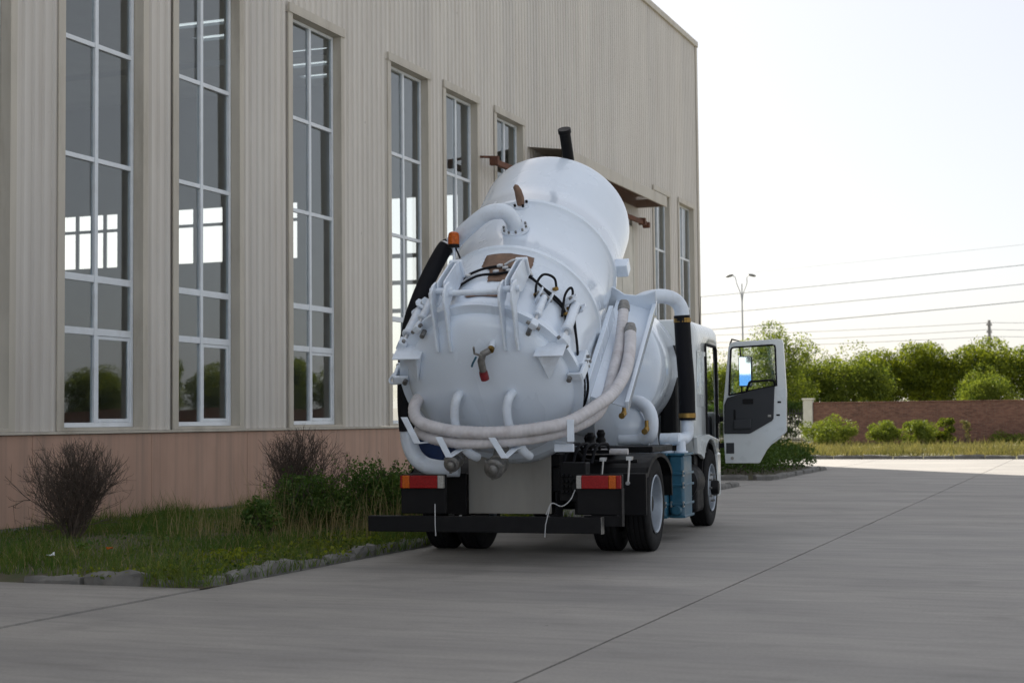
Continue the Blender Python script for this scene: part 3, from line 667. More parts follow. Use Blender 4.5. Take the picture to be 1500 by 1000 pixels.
for p in ((1.11, -.40, 2.42), (.99, -.17, 2.69)):
    p = V3(*p)+(V3(4.75, -17.27, 1.46)-V3(*p))*.022
    d = V3(-.03, .35, .75) if p[0] > 1.05 else V3(-.02, .45, .8); d = nrm(d); p = V3(*p)
    MB().tube([p-d*.02, p+d*.03, p+d*.05, p+d*.09], [.066, .068, .06, .05], 16).build('hose_coupling', 'cast_metal', tr, True)
# hook straps
wv = (.07, 0, 0)
for p in ([(-.80, -2.38, 1.50), (-.66, -2.38, 1.24), (-.58, -2.2, 1.25), (-.50, -2.0, 1.27)], [(-.40, -2.47, 1.30), (-.30, -2.46, 1.105), (-.25, -2.28, 1.17), (-.2, -2.1, 1.2)], [(.155, -2.48, 1.29), (.28, -2.47, 1.095), (.33, -2.28, 1.18), (.36, -2.1, 1.2)], [(.90, -2.26, 1.46), (.90, -2.26, 1.25), (.84, -2.08, 1.23), (.7, -1.98, 1.24)]):
    MB().strip(p, wv, .012).build('hose_hook', 'white_part', tr, bevel=.003)
MB().box(.66, .86, -2.0, -1.96, 1.14, 1.22).build('hook_plate', 'white_part', tr, bevel=.006)
# drain couplings under the door
for c_, sc in (((.045, -2.02, .985), 1.0), ((-.42, -1.98, 1.03), .8)):
    d = nrm((0, -1, -.28)); o3 = V3(*c_)
    MB().lathe([(.07*sc, -.25), (.07*sc, -.12), (.105*sc, -.118), (.105*sc, -.09), (.085*sc, -.085), (.085*sc, .0), (.104*sc, .004), (.104*sc, .05), (.09*sc, .06), (.06*sc, .062), (.055*sc, .10), (.03*sc, .115), (0.001, .115)], o3, d, 24).build('drain_coupling', 'cast_metal', tr, True)
    x_ = V3(1, 0, 0); y_ = np.cross(d, x_)
    for k in range(3):
        a = k*2.1+.3; q = o3+(x_*math.cos(a)+y_*math.sin(a))*.10*sc
        MB().bar(q-d*.03, q+d*.06, .03, .035, (0, 0, 1)).build('coupling_lever', 'cast_metal', tr, bevel=.006)
MB().tube(T([(.03, -1.72, 1.20), (.04, -1.82, 1.1), (.045, -1.9, 1.02)]), .075, 16).build('drain_pipe', 'cast_metal', tr, True)
MB().tube(T([(-.36, -1.6, 1.2), (-.4, -1.7, 1.15), (-.42, -1.82, 1.07)]), .06, 14).build('drain_pipe', 'cast_metal', tr, True)
# sump lip below the door ring
k = MB(); k.lathe([(.001, -.16), (.3, -.14), (.55, -.09), (.72, -.02), (.80, .05), (.82, .12), (.82, .6)], (.02, .06, -.36), (0, 1, 0), 64); k.build('sump', 'white_paint', tank, True)
# black vacuum hose down the left side and its white elbow
hose('vacuum_hose', [(-.69, -1.255, 3.35), (-.74, -1.31, 3.29), (-.86, -1.45, 2.99), (-.945, -1.58, 2.69), (-1.01, -1.60, 2.47), (-1.07, -1.56, 2.22), (-1.12, -1.47, 1.92), (-1.14, -1.42, 1.62), (-1.13, -1.40, 1.36)], .088, 'hose_black', .03, .02, 18)
for p, d in (((-.715, -1.285, 3.32), (-.45, -.5, -.75)), ((-1.135, -1.38, 1.37), (0, 0, -1))):
    d = nrm(d); p = V3(*p); MB().lathe([(.093, -.03), (.097, -.028), (.097, -.008), (.093, -.006)], p, d, 24).build('hose_clamp', 'steel', tr, True)
MB().tube(T([(-1.13, -1.38, 1.42), (-1.12, -1.38, 1.26), (-1.06, -1.38, 1.10), (-.95, -1.38, 1.0), (-.82, -1.38, .965), (-.70, -1.38, .955), (-.56, -1.36, .955)]), .088, 20).build('elbow_pipe', 'white_part', tr, True)
MB().box(-1.15, -.78, -1.1, -.7, .95, 1.32).build('pump_cover', 'blue_cloth', tr, bevel=.06)
# beacon on its post
MB().tube([(-.565, -1.47, 3.30), (-.56, -1.46, 2.95), (-.53, -1.40, 2.66)], .014, 8).build('beacon_post', 'white_part', tr, True)
bc = MB().lathe([(.05, -.03), (.062, -.03), (.062, .0)], (-.565, -1.47, 3.335), (0, 0, 1), 20).build('beacon', 'black_plastic', tr, True)
MB().lathe([(.06, .0), (.062, .03), (.06, .09), (.052, .12), (.03, .135), (.001, .138)], (-.565, -1.47, 3.337), (0, 0, 1), 24).build('beacon_lens', 'lens_orange', bc, True)
MB().tube(T([(-.55, -1.45, 3.3), (-.50, -1.42, 3.15), (-.52, -1.4, 3.0), (-.51, -1.38, 2.88)]), .01, 6).build('beacon_cable', 'hose_black', bc, True)
# black vent stack at the front end of the tank
MB().tube([(.24, 3.40, .55), (.24, 3.46, 1.06), (.24, 3.461, 1.065), (.24, 3.466, 1.115)], [.066, .066, .076, .076], 20).build('vent_stack', 'black_paint', tank, True)
# side tray: shelf with outer lip, inner board and bulkhead
k = MB(); k.prism([(.90, -.34), (1.30, -.50), (1.30, -.515), (.90, -.355)], (0, .20, 0), (1, 0, 0), (0, 0, 1), (0, 1, 0), 1.82); ty = k.build('hose_tray', 'white_paint', tank)
k = MB(); k.prism([(1.30, -.56), (1.315, -.56), (1.345, -.40), (1.30, -.40)], (0, .16, 0), (1, 0, 0), (0, 0, 1), (0, 1, 0), 1.92); k.build('tray_lip', 'white_paint', tank, bevel=.006)
k = MB(); k.prism([(.885, -.40), (.93, -.40), (.95, -.33), (.95, -.18), (.90, -.18)], (0, .06, 0), (1, 0, 0), (0, 0, 1), (0, 1, 0), 1.60); k.build('tray_board', 'white_paint', tank, bevel=.006)
k = MB(); k.prism([(.80, -.45), (1.33, -.56), (1.36, -.24), (1.25, -.275), (1.12, -.29), (1.0, -.27), (.90, -.18), (.80, -.12)], (0, 2.02, 0), (1, 0, 0), (0, 0, 1), (0, 1, 0), .02); k.build('tray_bulkhead', 'white_paint', tank, bevel=.004)
MB().box(.87, 1.035, 2.20, 2.36, -.15, .0).build('side_lug', 'white_paint', tank, bevel=.01)
# --- front water tank, fixed on the frame
k = MB(); RW = .87; prof = [(0.001, 1.52)]+[(RW*math.sin(i/10*math.pi/2), 1.74-.22*math.cos(i/10*math.pi/2)) for i in range(1, 11)]+[(RW, 2.95)]+[(RW*math.cos(i/8*math.pi/2), 2.95+.12*math.sin(i/8*math.pi/2)) for i in range(1, 9)]
k.lathe(prof, (.16, 0, 2.12), (0, 1, 0), 72); k.build('water_tank', 'white_paint', tr, True)
for f0 in (1.9, 2.7): MB().prism([(-.5, 1.0), (.8, 1.0), (.75, 1.45), (.16, 1.24), (-.45, 1.45)], (0, f0, 0), (1, 0, 0), (0, 0, 1), (0, 1, 0), .06).build('tank_saddle', 'white_part', tr)
k = MB(); k.lathe([(.001, .0), (.2, .02), (.31, .08), (.33, .14), (.33, .62), (.3, .66), (.001, .68)], (.66, .95, 1.36), (0, 1, 0), 40); k.build('separator_tank', 'white_paint', tr, True)
# --- blower, ducts
bl = MB()
bl.box(.93, 1.13, 1.45, 2.2, .26, 1.02); bl.box(1.14, 1.32, 1.58, 2.15, .26, 1.02)
blo = bl.build('blower', 'blue_paint', tr, bevel=.03)
for (x0, x1) in ((.915, 1.138), (1.145, 1.335)):
    yb = 1.45 if x0 < 1 else 1.58
    for z in (.28, .43, .66, .80, 1.03): MB().box(x0, x1, yb-.025, 2.2, z-.014, z+.014).build('blower_flange', 'blue_paint', blo, bevel=.004)
    for z in (.43, .66, .80):
        for x in (x0+.02, x1-.02): MB().lathe([(.012, -.035), (.012, .035)], (x, yb-.015, z), (0, 0, 1), 6).build('blower_bolt', 'steel', blo)
    MB().lathe([(.055, 0), (.058, .03), (.05, .1)], ((x0+x1)/2, yb, .36), (0, -1, 0), 16).build('blower_cap', 'blue_paint', blo, True)
for x in (1.05, 1.225): MB().lathe([(.085, 0), (.085, .02), (.06, .022), (.055, .14)], (x, 1.95, 1.045), (0, 0, 1), 20).build('blower_port', 'white_part', tr, True)
MB().tube([(.97, 1.95, 1.21), (1.0, 1.95, 1.21), (1.2, 1.95, 1.21)], .075, 20).build('silencer', 'white_part', tr, True)
MB().tube(T([(1.1, 1.98, 1.21), (1.16, 2.1, 1.21), (1.2, 2.25, 1.21), (1.235, 2.32, 1.26), (1.24, 2.33, 1.35), (1.24, 2.33, 1.48)]), .078, 20).build('elbow_pipe', 'white_part', tr, True)
hose('vacuum_hose', [(1.24, 2.33, 1.44), (1.235, 2.33, 1.9), (1.21, 2.33, 2.3), (1.19, 2.32, 2.76)], .102, 'hose_black', .03, .02, 18)
for z, x in ((1.5, 1.238), (2.70, 1.193)): MB().lathe([(.107, -.03), (.11, -.028), (.11, .028), (.107, .03)], (x, 2.33, z), (0, 0, 1), 24).build('hose_clamp', 'brass', tr, True)
MB().tube(T([(1.19, 2.32, 2.70), (1.185, 2.31, 2.84), (1.12, 2.26, 2.95), (.98, 2.15, 3.0), (.78, 2.0, 2.96), (.6, 1.9, 2.85)]), .092, 20).build('elbow_pipe', 'white_part', tr, True)
MB().tube([(.66, 1.0, 1.22), (.69, 1.0, 1.22), (1.02, 1.0, 1.22)], .068, 20).build('silencer', 'white_part', tr, True)
MB().tube(T([(.80, 1.06, 1.66), (.89, 1.03, 1.66), (.99, 1.0, 1.60), (1.045, .98, 1.50), (1.055, .97, 1.38), (1.03, .98, 1.27), (.93, 1.0, 1.22)]), .082, 20).build('elbow_pipe', 'white_part', tr, True)
for p in ((.875, .3, 1.53), (1.02, .86, 1.345)):
    p = V3(*p); MB().tube([p+V3(0, 0, .1), p+V3(0, 0, .03), p, p+V3(-.01, -.05, -.03)], [.022, .024, .036, .03], 10).build('brass_valve', 'brass', tr, True)
    MB().lathe([(.036, 0), (.036, .03)], p+V3(-.01, -.06, -.03), (0, -1, 0), 8).build('valve_nut', 'brass', tr)
# --- chassis
ch = MB()
for x in (-.42, .42): ch.box(x-.04, x+.04, -1.05, 5.0, .70, .96)
for f0 in (-.7, .7, 2.0, 3.2, 4.6): ch.box(-.38, .38, f0-.06, f0+.06, .74, .92)
chs = ch.build('chassis_frame', 'black_paint', tr, bevel=.01)
k = MB();
for x in (-.42, .42): k.box(x-.05, x+.05, -1.05, 2.9, .965, 1.10)
k.build('sub_frame', 'black_paint', chs, bevel=.01)
MB().box(.45, 1.25, .05, 1.25, 1.085, 1.155).build('side_deck', 'black_paint', tr, bevel=.01)
MB().tube([(.62, -.55, 1.11), (1.10, -.55, 1.11)], .035, 12).build('grey_tube', 'hose_grey', tr, True)
k = MB(); k.tube([(-1.0, 0, .52), (1.0, 0, .52)], .07, 14); k.lathe([(.08, -.16), (.2, -.08), (.22, 0), (.2, .08), (.08, .16)], (0, 0, .54), (1, 0, 0), 20); k.build('rear_axle', 'black_paint', chs, True)
MB().tube([(-.95, 4.2, .50), (.95, 4.2, .50)], .06, 12).build('front_axle', 'black_paint', chs, True)
for x in (-.55, .55):
    k = MB()
    for i in range(5): k.box(x-.035, x+.035, -.7+i*.08, .7-i*.08, .60+i*.02, .615+i*.02)
    k.build('leaf_spring', 'black_paint', chs)
bp = MB().box(-1.285, 1.17, -2.16, -2.06, .338, .498).build('rear_bumper', 'black_paint', tr, bevel=.008)
MB().box(1.172, 1.178, -2.163, -2.05, .334, .502).build('bumper_end', 'cast_metal', bp); 
for x in (-.42, .42): MB().prism([(-2.06, .36), (-2.06, .46), (-1.04, .46), (-1.04, .70), (-.8, .70), (-.8, .36)], (x-.01, 0, 0), (0, 1, 0), (0, 0, 1), (1, 0, 0), .02).build('bumper_bracket', 'black_paint', bp)
for x in (-.30, .62): MB().lathe([(.016, 0), (.016, .012)], (x, -2.11, .498), (0, 0, 1), 6).build('bumper_bolt', 'cast_metal', bp)
for x, dx in ((-.545, -.02), (.60, .05)): MB().tube([(x, -2.17, .30), (x+dx*.2, -2.175, .42), (x+dx, -2.13, .62)], .0055, 6).build('bumper_rod', 'pole_grey', bp, True)
# tail lamp boards
for (x0, x1, z0, order) in ((-.985, -.50, .512, ('r', 'o', 'r', 'w')), (.885, 1.352, .512, ('w', 'r', 'o', 'r'))):
    bd = MB().box(x0, x1, -1.99, -1.93, z0, .915).build('lamp_board', 'black_plastic', tr, bevel=.01)
    ws = {'r4': .0}; W_ = x1-x0-.012
    fr_ = ((.045, .16, .60, .13) if order[0] == 'r' else (.11, .58, .16, .10)); x = x0+.006
    for o_n, w_ in zip(order, fr_):
        ww = W_*w_/sum(fr_)
        MB().box(x+.001, x+ww-.001, -2.035, -1.985, .775, .905).build('lamp_lens', {'r': 'lens_red', 'o': 'lens_orange', 'w': 'lens_white'}[o_n], bd, bevel=.006); x += ww
MB().box(-.70, -.54, -1.2, -1.16, .46, .9).build('lamp_board_return', 'black_plastic', tr)
k = MB(); k.box(1.345, 1.356, -2.03, -1.92, .40, .775); k.box(.95, 1.344, -1.98, -1.93, .40, .505); k.build('board_edge', 'black_plastic', tr, bevel=.003)
MB().box(-.535, .385, -1.12, -1.09, .465, 1.20).build('rear_plate', 'plate_steel', tr, bevel=.006)
MB().tube(T([(.86, -1.95, .76), (.82, -2.0, .66), (.74, -2.03, .60), (.65, -2.08, .63), (.60, -2.12, .52)]), .0055, 8).build('lamp_cable', 'pole_grey', tr, True)
# control valve bank beside the plate
k = MB().box(.58, .86, -1.5, -1.3, .62, 1.02).build('valve_bank', 'black_paint', tr, bevel=.01)
for i in range(3):
    for j in range(4): MB().lathe([(.018, 0), (.018, .05), (.012, .055)], (.62+i*.045, -1.5, .72+j*.055), (0, -1, 0), 8).build('valve_spool', 'black_plastic', k, True)
MB().lathe([(.08, 0), (.085, .04), (.06, .07)], (.79, -1.5, .77), (0, -1, 0), 20).build('bank_motor', 'black_paint', k, True)
k = MB(); k.tube(T([(.50, -1.0, 1.13), (.63, -1.0, 1.125), (.70, -1.0, 1.06), (.78, -1.0, 1.02), (.95, -1.0, 1.015), (1.30, -1.0, 1.02)]), .02, 10); k.build('bent_bar', 'black_paint', tr, True)
for x, z0, z1 in ((.915, 1.03, .83), (1.20, 1.04, .79)):
    k = MB(); k.tube([(x+.02, -1.03, z0), (x, -1.035, z1)], .012, 8); k.lathe([(.022, 0), (.022, .03)], (x, -1.05, z1), (0, 1, 0), 10); k.box(x-.015, x+.05, -1.04, -.98, z0-.01, z0+.03); k.build('marker_rod', 'steel', tr, True)
# clutter between tank and frame: solenoids and hose loops
for i, (x, f0, z) in enumerate(((.72, -.7, 1.24), (.80, -.55, 1.27), (.66, -.55, 1.22))):
    MB().lathe([(.05, 0), (.055, .05), (.04, .08), (.05, .12), (.03, .16)], (x, f0, z-.08), (0, 0, 1), 14).build('solenoid', 'black_plastic', tr, True)
for i in range(4):
    x = .55+i*.1; MB().tube(T([(x, -1.2, 1.0), (x+.03, -1.1, 1.17), (x+.08, -.85, 1.2), (x+.03, -.5, 1.13)]), .017, 8).build('hydraulic_hose', 'hose_black', tr, True)
k = MB().box(-.35, .9, -.6, 1.3, 1.09, 1.13).build('deck_plate', 'black_paint', tr)
k = MB(); k.tube([(0, -.5, 1.02), (0, .1, 1.9)], .09, 16); k.tube([(0, .1, 1.9), (0, .55, 2.6)], .07, 16); k.build('lift_ram', 'black_paint', tr, True)
# --- wheels
def tyre_prof(w, r_):
    p = [(r_*.60, -w*.40), (r_*.72, -w*.5), (r_*.86, -w*.5), (r_*.965, -w*.455), (r_*.985, -w*.42)]
    for i in range(4):
        x = -w*.30+i*w*.20
        p += [(r_, x-w*.085+(w*.02 if i else -.0)), (r_, x-.006), (r_-.014, x-.004), (r_-.014, x+.004), (r_, x+.006)]
    p += [(r_, w*.38), (r_*.985, w*.42), (r_*.965, w*.455), (r_*.86, w*.5), (r_*.72, w*.5), (r_*.60, w*.40), (r_*.58, 0)]
    return p
def wheel(x, f0, side, front=False):
    r_ = .52; w = .27
    e = MB().lathe(tyre_prof(w, r_), (0, 0, 0), (1, 0, 0), 56, closed=True)
    ty_ = e.build('wheel', 'rubber', tr, True, loc=(x, f0, r_), sharp=35)
    s = side
    if not front: pr = [(.325, s*.13), (.315, s*.14), (.30, s*.128), (.292, s*.09), (.285, -s*.0), (.27, -s*.05), (.20, -s*.065), (.12, -s*.06), (.115, s*.06), (.09, s*.08), (.001, s*.082)]
    else: pr = [(.325, s*.13), (.315, s*.14), (.30, s*.125), (.285, s*.05), (.25, s*.06), (.21, s*.12), (.15, s*.125), (.125, s*.128), (.09, s*.128)]
    MB().lathe(pr, (0, 0, 0), (1, 0, 0), 48, cap=False).build('rim', 'rim_silver', ty_, True, sharp=30)
    for k in range(8):
        a = 2*math.pi*(k+.5)/8; MB().lathe([(.034, 0), (.034, s*.012)], (s*(-.062 if not front else .062), .235*math.cos(a), .235*math.sin(a)), (1, 0, 0), 14).build('hand_hole', 'black_paint', ty_)
    MB().lathe([(.10, s*(.0 if not front else .10)), (.10, s*(.062 if not front else .205)), (.085, s*(.083 if not front else .225)), (.001, s*(.086 if not front else .23))], (0, 0, 0), (1, 0, 0), 24).build('hub', 'black_paint', ty_, True)
    rb, off = (.165, -.058) if not front else (.185, .125)
    for k in range(10):
        a = 2*math.pi*k/10; MB().lathe([(.016, 0), (.016, s*.035)], (s*off, rb*math.cos(a), rb*math.sin(a)), (1, 0, 0), 6).build('wheel_nut', 'cast_metal', ty_)
    return ty_
for s in (-1, 1):
    wheel(s*1.165, 0, s); wheel(s*.79, 0, -s); wheel(s*1.10, 4.2, s, True)
# mudguards over the rear wheels
for s in (-1, 1):
    arc = [(-.80, .44), (-.80, .88)]+[(.0+(-.80)*math.cos(a), .70+.385*math.sin(a)) for a in np.linspace(.5, math.pi-.42, 14)]+[(.70, .80), (.72, .58)]
    inn = [(p[0]*.965, p[1]-.012 if p[1] > .9 else p[1]) for p in arc]
    k = MB(); x0, x1 = (.56, 1.335) if s > 0 else (-1.335, -.56)
    k.prism(arc+inn[::-1], (x0, 0, 0), (0, 1, 0), (0, 0, 1), (1, 0, 0), x1-x0)
    lip = [(p[0]*.93, p[1]-.045 if p[1] > .6 else p[1]) for p in arc]
    xo = 1.335 if s > 0 else -1.345
    k.prism(arc+lip[::-1], (xo, 0, 0), (0, 1, 0), (0, 0, 1), (1, 0, 0), .01)
    k.build('mudguard', 'black_plastic', tr, bevel=.008)
# --- cab
CR = 1.20
def cab_section(i=0.0):
    p = []
    p.append((CR-i, 1.0)); p.append((CR-i, 1.5)); p.append((CR-i, 2.0)); p.append((CR-i-.01, 2.46))
    for a in np.linspace(0, math.pi/2, 7)[0:]: p.append((CR-.17-i+.15*math.cos(a), 2.60+.17*math.sin(a)-i*.7))
    right = p; left = [(-x, z) for x, z in reversed(p)]
    return right+left
k = MB(); secs = [(3.12, .05), (3.14, .02), (3.19, 0), (3.6, 0), (3.97, 0), (4.45, 0), (4.90, 0), (5.08, .0), (5.2, .03)]
pts = []; m_ = len(cab_section())
for f0, i_ in secs: pts += [(x, f0, z) for x, z in cab_section(i_)]
fs = []
for a in range(len(secs)-1):
    for j in range(m_-1):
        if j < 3 and secs[a][0] >= 3.97 and secs[a+1][0] <= 4.90: continue
        fs.append((a*m_+j, (a+1)*m_+j, (a+1)*m_+j+1, a*m_+j+1))
fs.append(tuple(range(m_)))
k.add(pts, fs); cab = k.build('cab', 'cab_paint', tr, True, sharp=45)
so = cab.modifiers.new('solid', 'SOLIDIFY'); so.thickness = .035; so.offset = -1
# front wall, windscreen, floor
MB().box(-1.17, 1.17, 5.15, 5.22, .55, 1.55).build('front_panel', 'cab_paint', cab, bevel=.03)
MB().prism([(-1.15, 1.56), (1.15, 1.56), (1.05, 2.55), (-1.05, 2.55)], (0, 5.17, 0), (1, 0, 0), (0, -.0, 1), (0, 1, 0), .012).build('windscreen', 'glass_clear', cab)
MB().box(-1.16, 1.16, 3.16, 5.14, .98, 1.02).build('cab_floor', 'black_plastic', cab)
MB().box(-1.1, 1.1, 4.85, 5.13, 1.03, 1.50).build('dashboard', 'trim_dark', cab, bevel=.05)
for x in (-.62, .66):
    MB().box(x-.26, x+.26, 3.75, 4.28, 1.25, 1.42).build('seat', 'trim_dark', cab, bevel=.05); MB().box(x-.25, x+.25, 3.58, 3.74, 1.42, 2.12).build('seat_back', 'trim_dark', cab, bevel=.06)
k = MB(); k.tube([(-.62+.22*math.cos(a), 4.62+.08*math.sin(a), 1.66+.2*math.sin(a)) for a in np.linspace(0, 2*math.pi, 25)], .015, 8); k.tube([(-.62, 4.64, 1.66), (-.62, 4.85, 1.45)], .025, 8); k.build('steering_wheel', 'black_plastic', cab, True)
seal = [(CR+.004, 3.975, 1.02), (CR+.004, 3.975, 2.2), (CR-.004, 4.0, 2.44), (CR-.006, 4.06, 2.47), (CR-.006, 4.82, 2.47), (CR, 4.89, 2.42), (CR+.004, 4.895, 1.9), (CR+.004, 4.895, 1.02)]
MB().tube(seal, .022, 8).build('door_seal', 'rubber', cab, True)
MB().box(CR+.001, CR+.012, 3.72, 3.92, 2.30, 2.36).build('side_badge', 'cab_paint', cab); MB().box(-.9, .9, 3.09, 3.115, 1.7, 2.35).build('rear_panel', 'cab_paint', cab, bevel=.02)
MB().prism([(3.25, 1.62), (3.80, 1.62), (3.86, 2.2), (3.84, 2.36), (3.33, 2.36)], (CR+.0005, 0, 0), (0, 1, 0), (0, 0, 1), (1, 0, 0), .006).build('quarter_panel', 'cab_paint', cab, bevel=.004)
k = MB(); k.prism([(3.10, 1.22), (3.14, 1.0), (3.42, .98)]+[(4.2-.70*math.cos(a), .56+.62*math.sin(a)) for a in np.linspace(.62, math.pi-.75, 12)]+[(4.95, 1.0), (4.95, 1.16), (4.0, 1.25)], (CR-.03, 0, 0), (0, 1, 0), (0, 0, 1), (1, 0, 0), .06); k.build('wheel_arch_trim', 'cab_paint', cab, bevel=.012)
k = MB(); arc = [(4.2-.66*math.cos(a), .52+.64*math.sin(a)) for a in np.linspace(.0, math.pi-.3, 16)]; inn = [(4.2-.63*math.cos(a), .52+.61*math.sin(a)) for a in np.linspace(.0, math.pi-.3, 16)]
for x in (.72, -1.2): MB().prism(arc+inn[::-1], (x, 0, 0), (0, 1, 0), (0, 0, 1), (1, 0, 0), .48).build('front_mudguard', 'black_plastic', cab)
k = MB(); k.box(.85, CR, 4.92, 5.2, .36, .98); k.box(-CR, -.85, 4.92, 5.2, .36, .98); k.build('cab_step', 'cab_paint', cab, bevel=.03)
MB().box(-.62, .62, 3.3, 4.7, .62, .97).build('engine_cover', 'black_paint', cab, bevel=.04)
MB().box(-.7, .7, 3.02, 3.11, 1.02, 1.6).build('rear_duct', 'black_plastic', cab, bevel=.03)
MB().box(.80, 1.02, 2.78, 3.08, .95, 2.42).build('air_intake', 'black_plastic', cab, bevel=.05)
k = MB(); k.lathe([(.001, 0), (.2, .01), (.235, .04), (.24, .1), (.24, .62), (.22, .67), (.001, .68)], (1.06, 2.62, .64), (0, 1, 0), 28); k.build('air_reservoir', 'black_paint', tr, True)
MB().box(.86, 1.28, 2.70, 3.26, .26, .60).build('battery_box', 'black_plastic', tr, bevel=.05)
k = MB(); k.box(.7, 1.15, 3.30, 3.55, .62, 1.0); k.tube([(.8, 3.2, 1.0), (1.05, 3.25, .9), (1.1, 3.35, .75)], .03, 8); k.build('frame_bracket', 'black_paint', chs, bevel=.01)
MB().tube([(.95, 5.05, 2.72), (.965, 5.0, 2.9), (.985, 4.96, 3.2)], [.012, .006, .004], 6).build('antenna', 'black_plastic', cab, True)
# --- open cab door (plane across the truck, hinged at its front edge)
DF = 4.93
outer = [(1.319, .829), (1.300, 1.25), (1.301, 1.647), (1.389, 2.466), (1.415, 2.515), (1.475, 2.539), (2.10, 2.562), (2.142, 2.55), (2.158, 2.50), (2.191, 1.805), (2.181, 1.279), (2.165, 1.25), (2.001, 1.133), (1.894, 1.008), (1.80, .84), (1.785, .829)]
winp = [(1.388, 1.784), (1.425, 2.42), (1.44, 2.45), (1.47, 2.457), (2.01, 2.481), (2.04, 2.47), (2.046, 2.44), (2.057, 1.912), (1.676, 1.844)]
def raycast(poly, c, a):
    d = np.array([math.cos(a), math.sin(a)]); best = None
    for i in range(len(poly)):
        p = np.array(poly[i]); q = np.array(poly[(i+1) % len(poly)]); e = q-p; den = d[0]*e[1]-d[1]*e[0]
        if abs(den) < 1e-9: continue
        w = p-c; t = (w[0]*e[1]-w[1]*e[0])/den; u_ = (w[0]*d[1]-w[1]*d[0])/den
        if t > 0 and -1e-6 <= u_ <= 1+1e-6: best = t if best is None else max(best, t)
    return c+d*best
cc = np.array([1.73, 2.12]); angs = sorted(set([math.atan2(p[1]-cc[1], p[0]-cc[0]) for p in outer+winp]+list(np.linspace(-math.pi, math.pi, 40, endpoint=False))))
O_ = [raycast(outer, cc, a) for a in angs]; I_ = [raycast(winp, cc, a) for a in angs]; n_ = len(angs); th = .085; vs_ = []
for y in (DF-th, DF):
    for L_ in (O_, I_): vs_ += [(p[0], y, p[1]) for p in L_]
fs = []
for i in range(n_):
    j = (i+1) % n_
    fs += [(i, n_+i, n_+j, j), (2*n_+i, 2*n_+j, 3*n_+j, 3*n_+i), (i, j, 2*n_+j, 2*n_+i), (n_+i, 3*n_+i, 3*n_+j, n_+j)]
cd = MB().add(vs_, fs).build('cab_door', 'cab_paint', tr, bevel=.012)
MB().prism([(1.312, 1.243), (1.318, 1.647), (1.362, 1.75), (1.676, 1.838), (2.03, 1.905), (2.006, 1.449), (1.985, 1.42), (1.69, 1.252), (1.66, 1.241)], (0, DF-th-.022, 0), (1, 0, 0), (0, 0, 1), (0, 1, 0), .022).build('door_trim', 'trim_dark', cd, bevel=.012)
MB().prism([(1.45, 1.30), (1.45, 1.43), (1.70, 1.45), (1.70, 1.31)], (0, DF-th-.06, 0), (1, 0, 0), (0, 0, 1), (0, 1, 0), .038).build('door_pocket', 'trim_dark', cd, bevel=.015)
MB().box(1.58, 1.73, DF-th-.034, DF-th-.0215, 1.66, 1.73).build('door_handle', 'black_plastic', cd, bevel=.006)
MB().box(1.45, 1.48, DF-th-.03, DF-th-.0215, 1.44, 1.58).build('trim_groove', 'black_plastic', cd, bevel=.004)
MB().tube(T([(1.634, DF-th-.01, 1.83), (1.67, DF-th-.05, 1.92), (1.70, DF-th-.06, 1.968), (1.78, DF-th-.06, 1.975), (1.95, DF-th-.06, 1.985), (2.02, DF-th-.055, 1.975), (2.035, DF-th-.01, 1.91)]), .016, 8).build('grab_handle', 'black_plastic', cd, True)
MB().box(1.335, 1.449, DF-th-.012, DF-th-.001, .967, 1.116).build('speaker_grille', 'trim_dark', cd, bevel=.006)
MB().box(1.93, 1.975, DF-th-.026, DF-th-.0215, 1.475, 1.505).build('door_sticker', 'lens_white', cd)
for p in ((2.07, 1.50), (2.09, 1.68)): MB().box(p[0]-.025, p[0]+.025, DF-th-.004, DF-th-.0005, p[1]-.012, p[1]+.012).build('door_latch', 'black_plastic', cd)
MB().lathe([(.022, 0), (.022, .012)], (1.42, DF-th-.001, .90), (0, -1, 0), 12).build('door_vent', 'plate_steel', cd)
k = MB(); k.tube([(p[0]*1.0, DF-th-.002, p[1]) for p in winp]+[(winp[0][0], DF-th-.002, winp[0][1])], .014, 6); k.build('window_seal', 'rubber', cd, True)
MB().prism(winp, (0, DF-.045, 0), (1, 0, 0), (0, 0, 1), (0, 1, 0), .005).build('door_glass', 'glass_clear', cd)
for i in range(4):     # pressed ridges on the lower corner
    x = 1.70+i*.09; MB().bar((x, DF-th-.002, .93+i*.055), (x+.13, DF-th-.002, 1.10+i*.03), .012, .008, (0, 1, 0)).build('pressed_ridge', 'cab_paint', cd)
for z in (1.08, 1.45): k = MB(); k.bar((1.20, 4.91, z), (1.315, DF-.03, z), .05, .07); k.box(1.19, 1.24, 4.86, 4.94, z-.06, z+.06); k.build('door_hinge', 'black_plastic', cd, bevel=.006)
mh = MB(); mh.box(1.488, 1.682, DF+.16, DF+.24, 1.905, 2.345); mir = mh.build('mirror', 'black_plastic', cd, bevel=.03)
g_ = MB().box(1.502, 1.668, -.004, .004, -.205, .205); g_.v = [(x-1.585, y, z) for x, y, z in g_.v]
go = MB(); go.v = g_.v; go.f = g_.f; go.build('mirror_glass', 'mirror', cd, loc=(1.585, DF+.152, 2.125), rot=(R(.25), 0, R(6)), bevel=.003)
k = MB(); k.tube([(1.52, DF+.2, 2.34), (1.50, DF+.2, 2.56), (1.42, DF+.05, 2.58), (1.40, DF-.02, 2.50)], .012, 6); k.tube([(1.53, DF+.2, 1.91), (1.52, DF+.18, 1.76), (1.42, DF+.03, 1.72)], .012, 6); k.build('mirror_arm', 'black_plastic', cd, True)

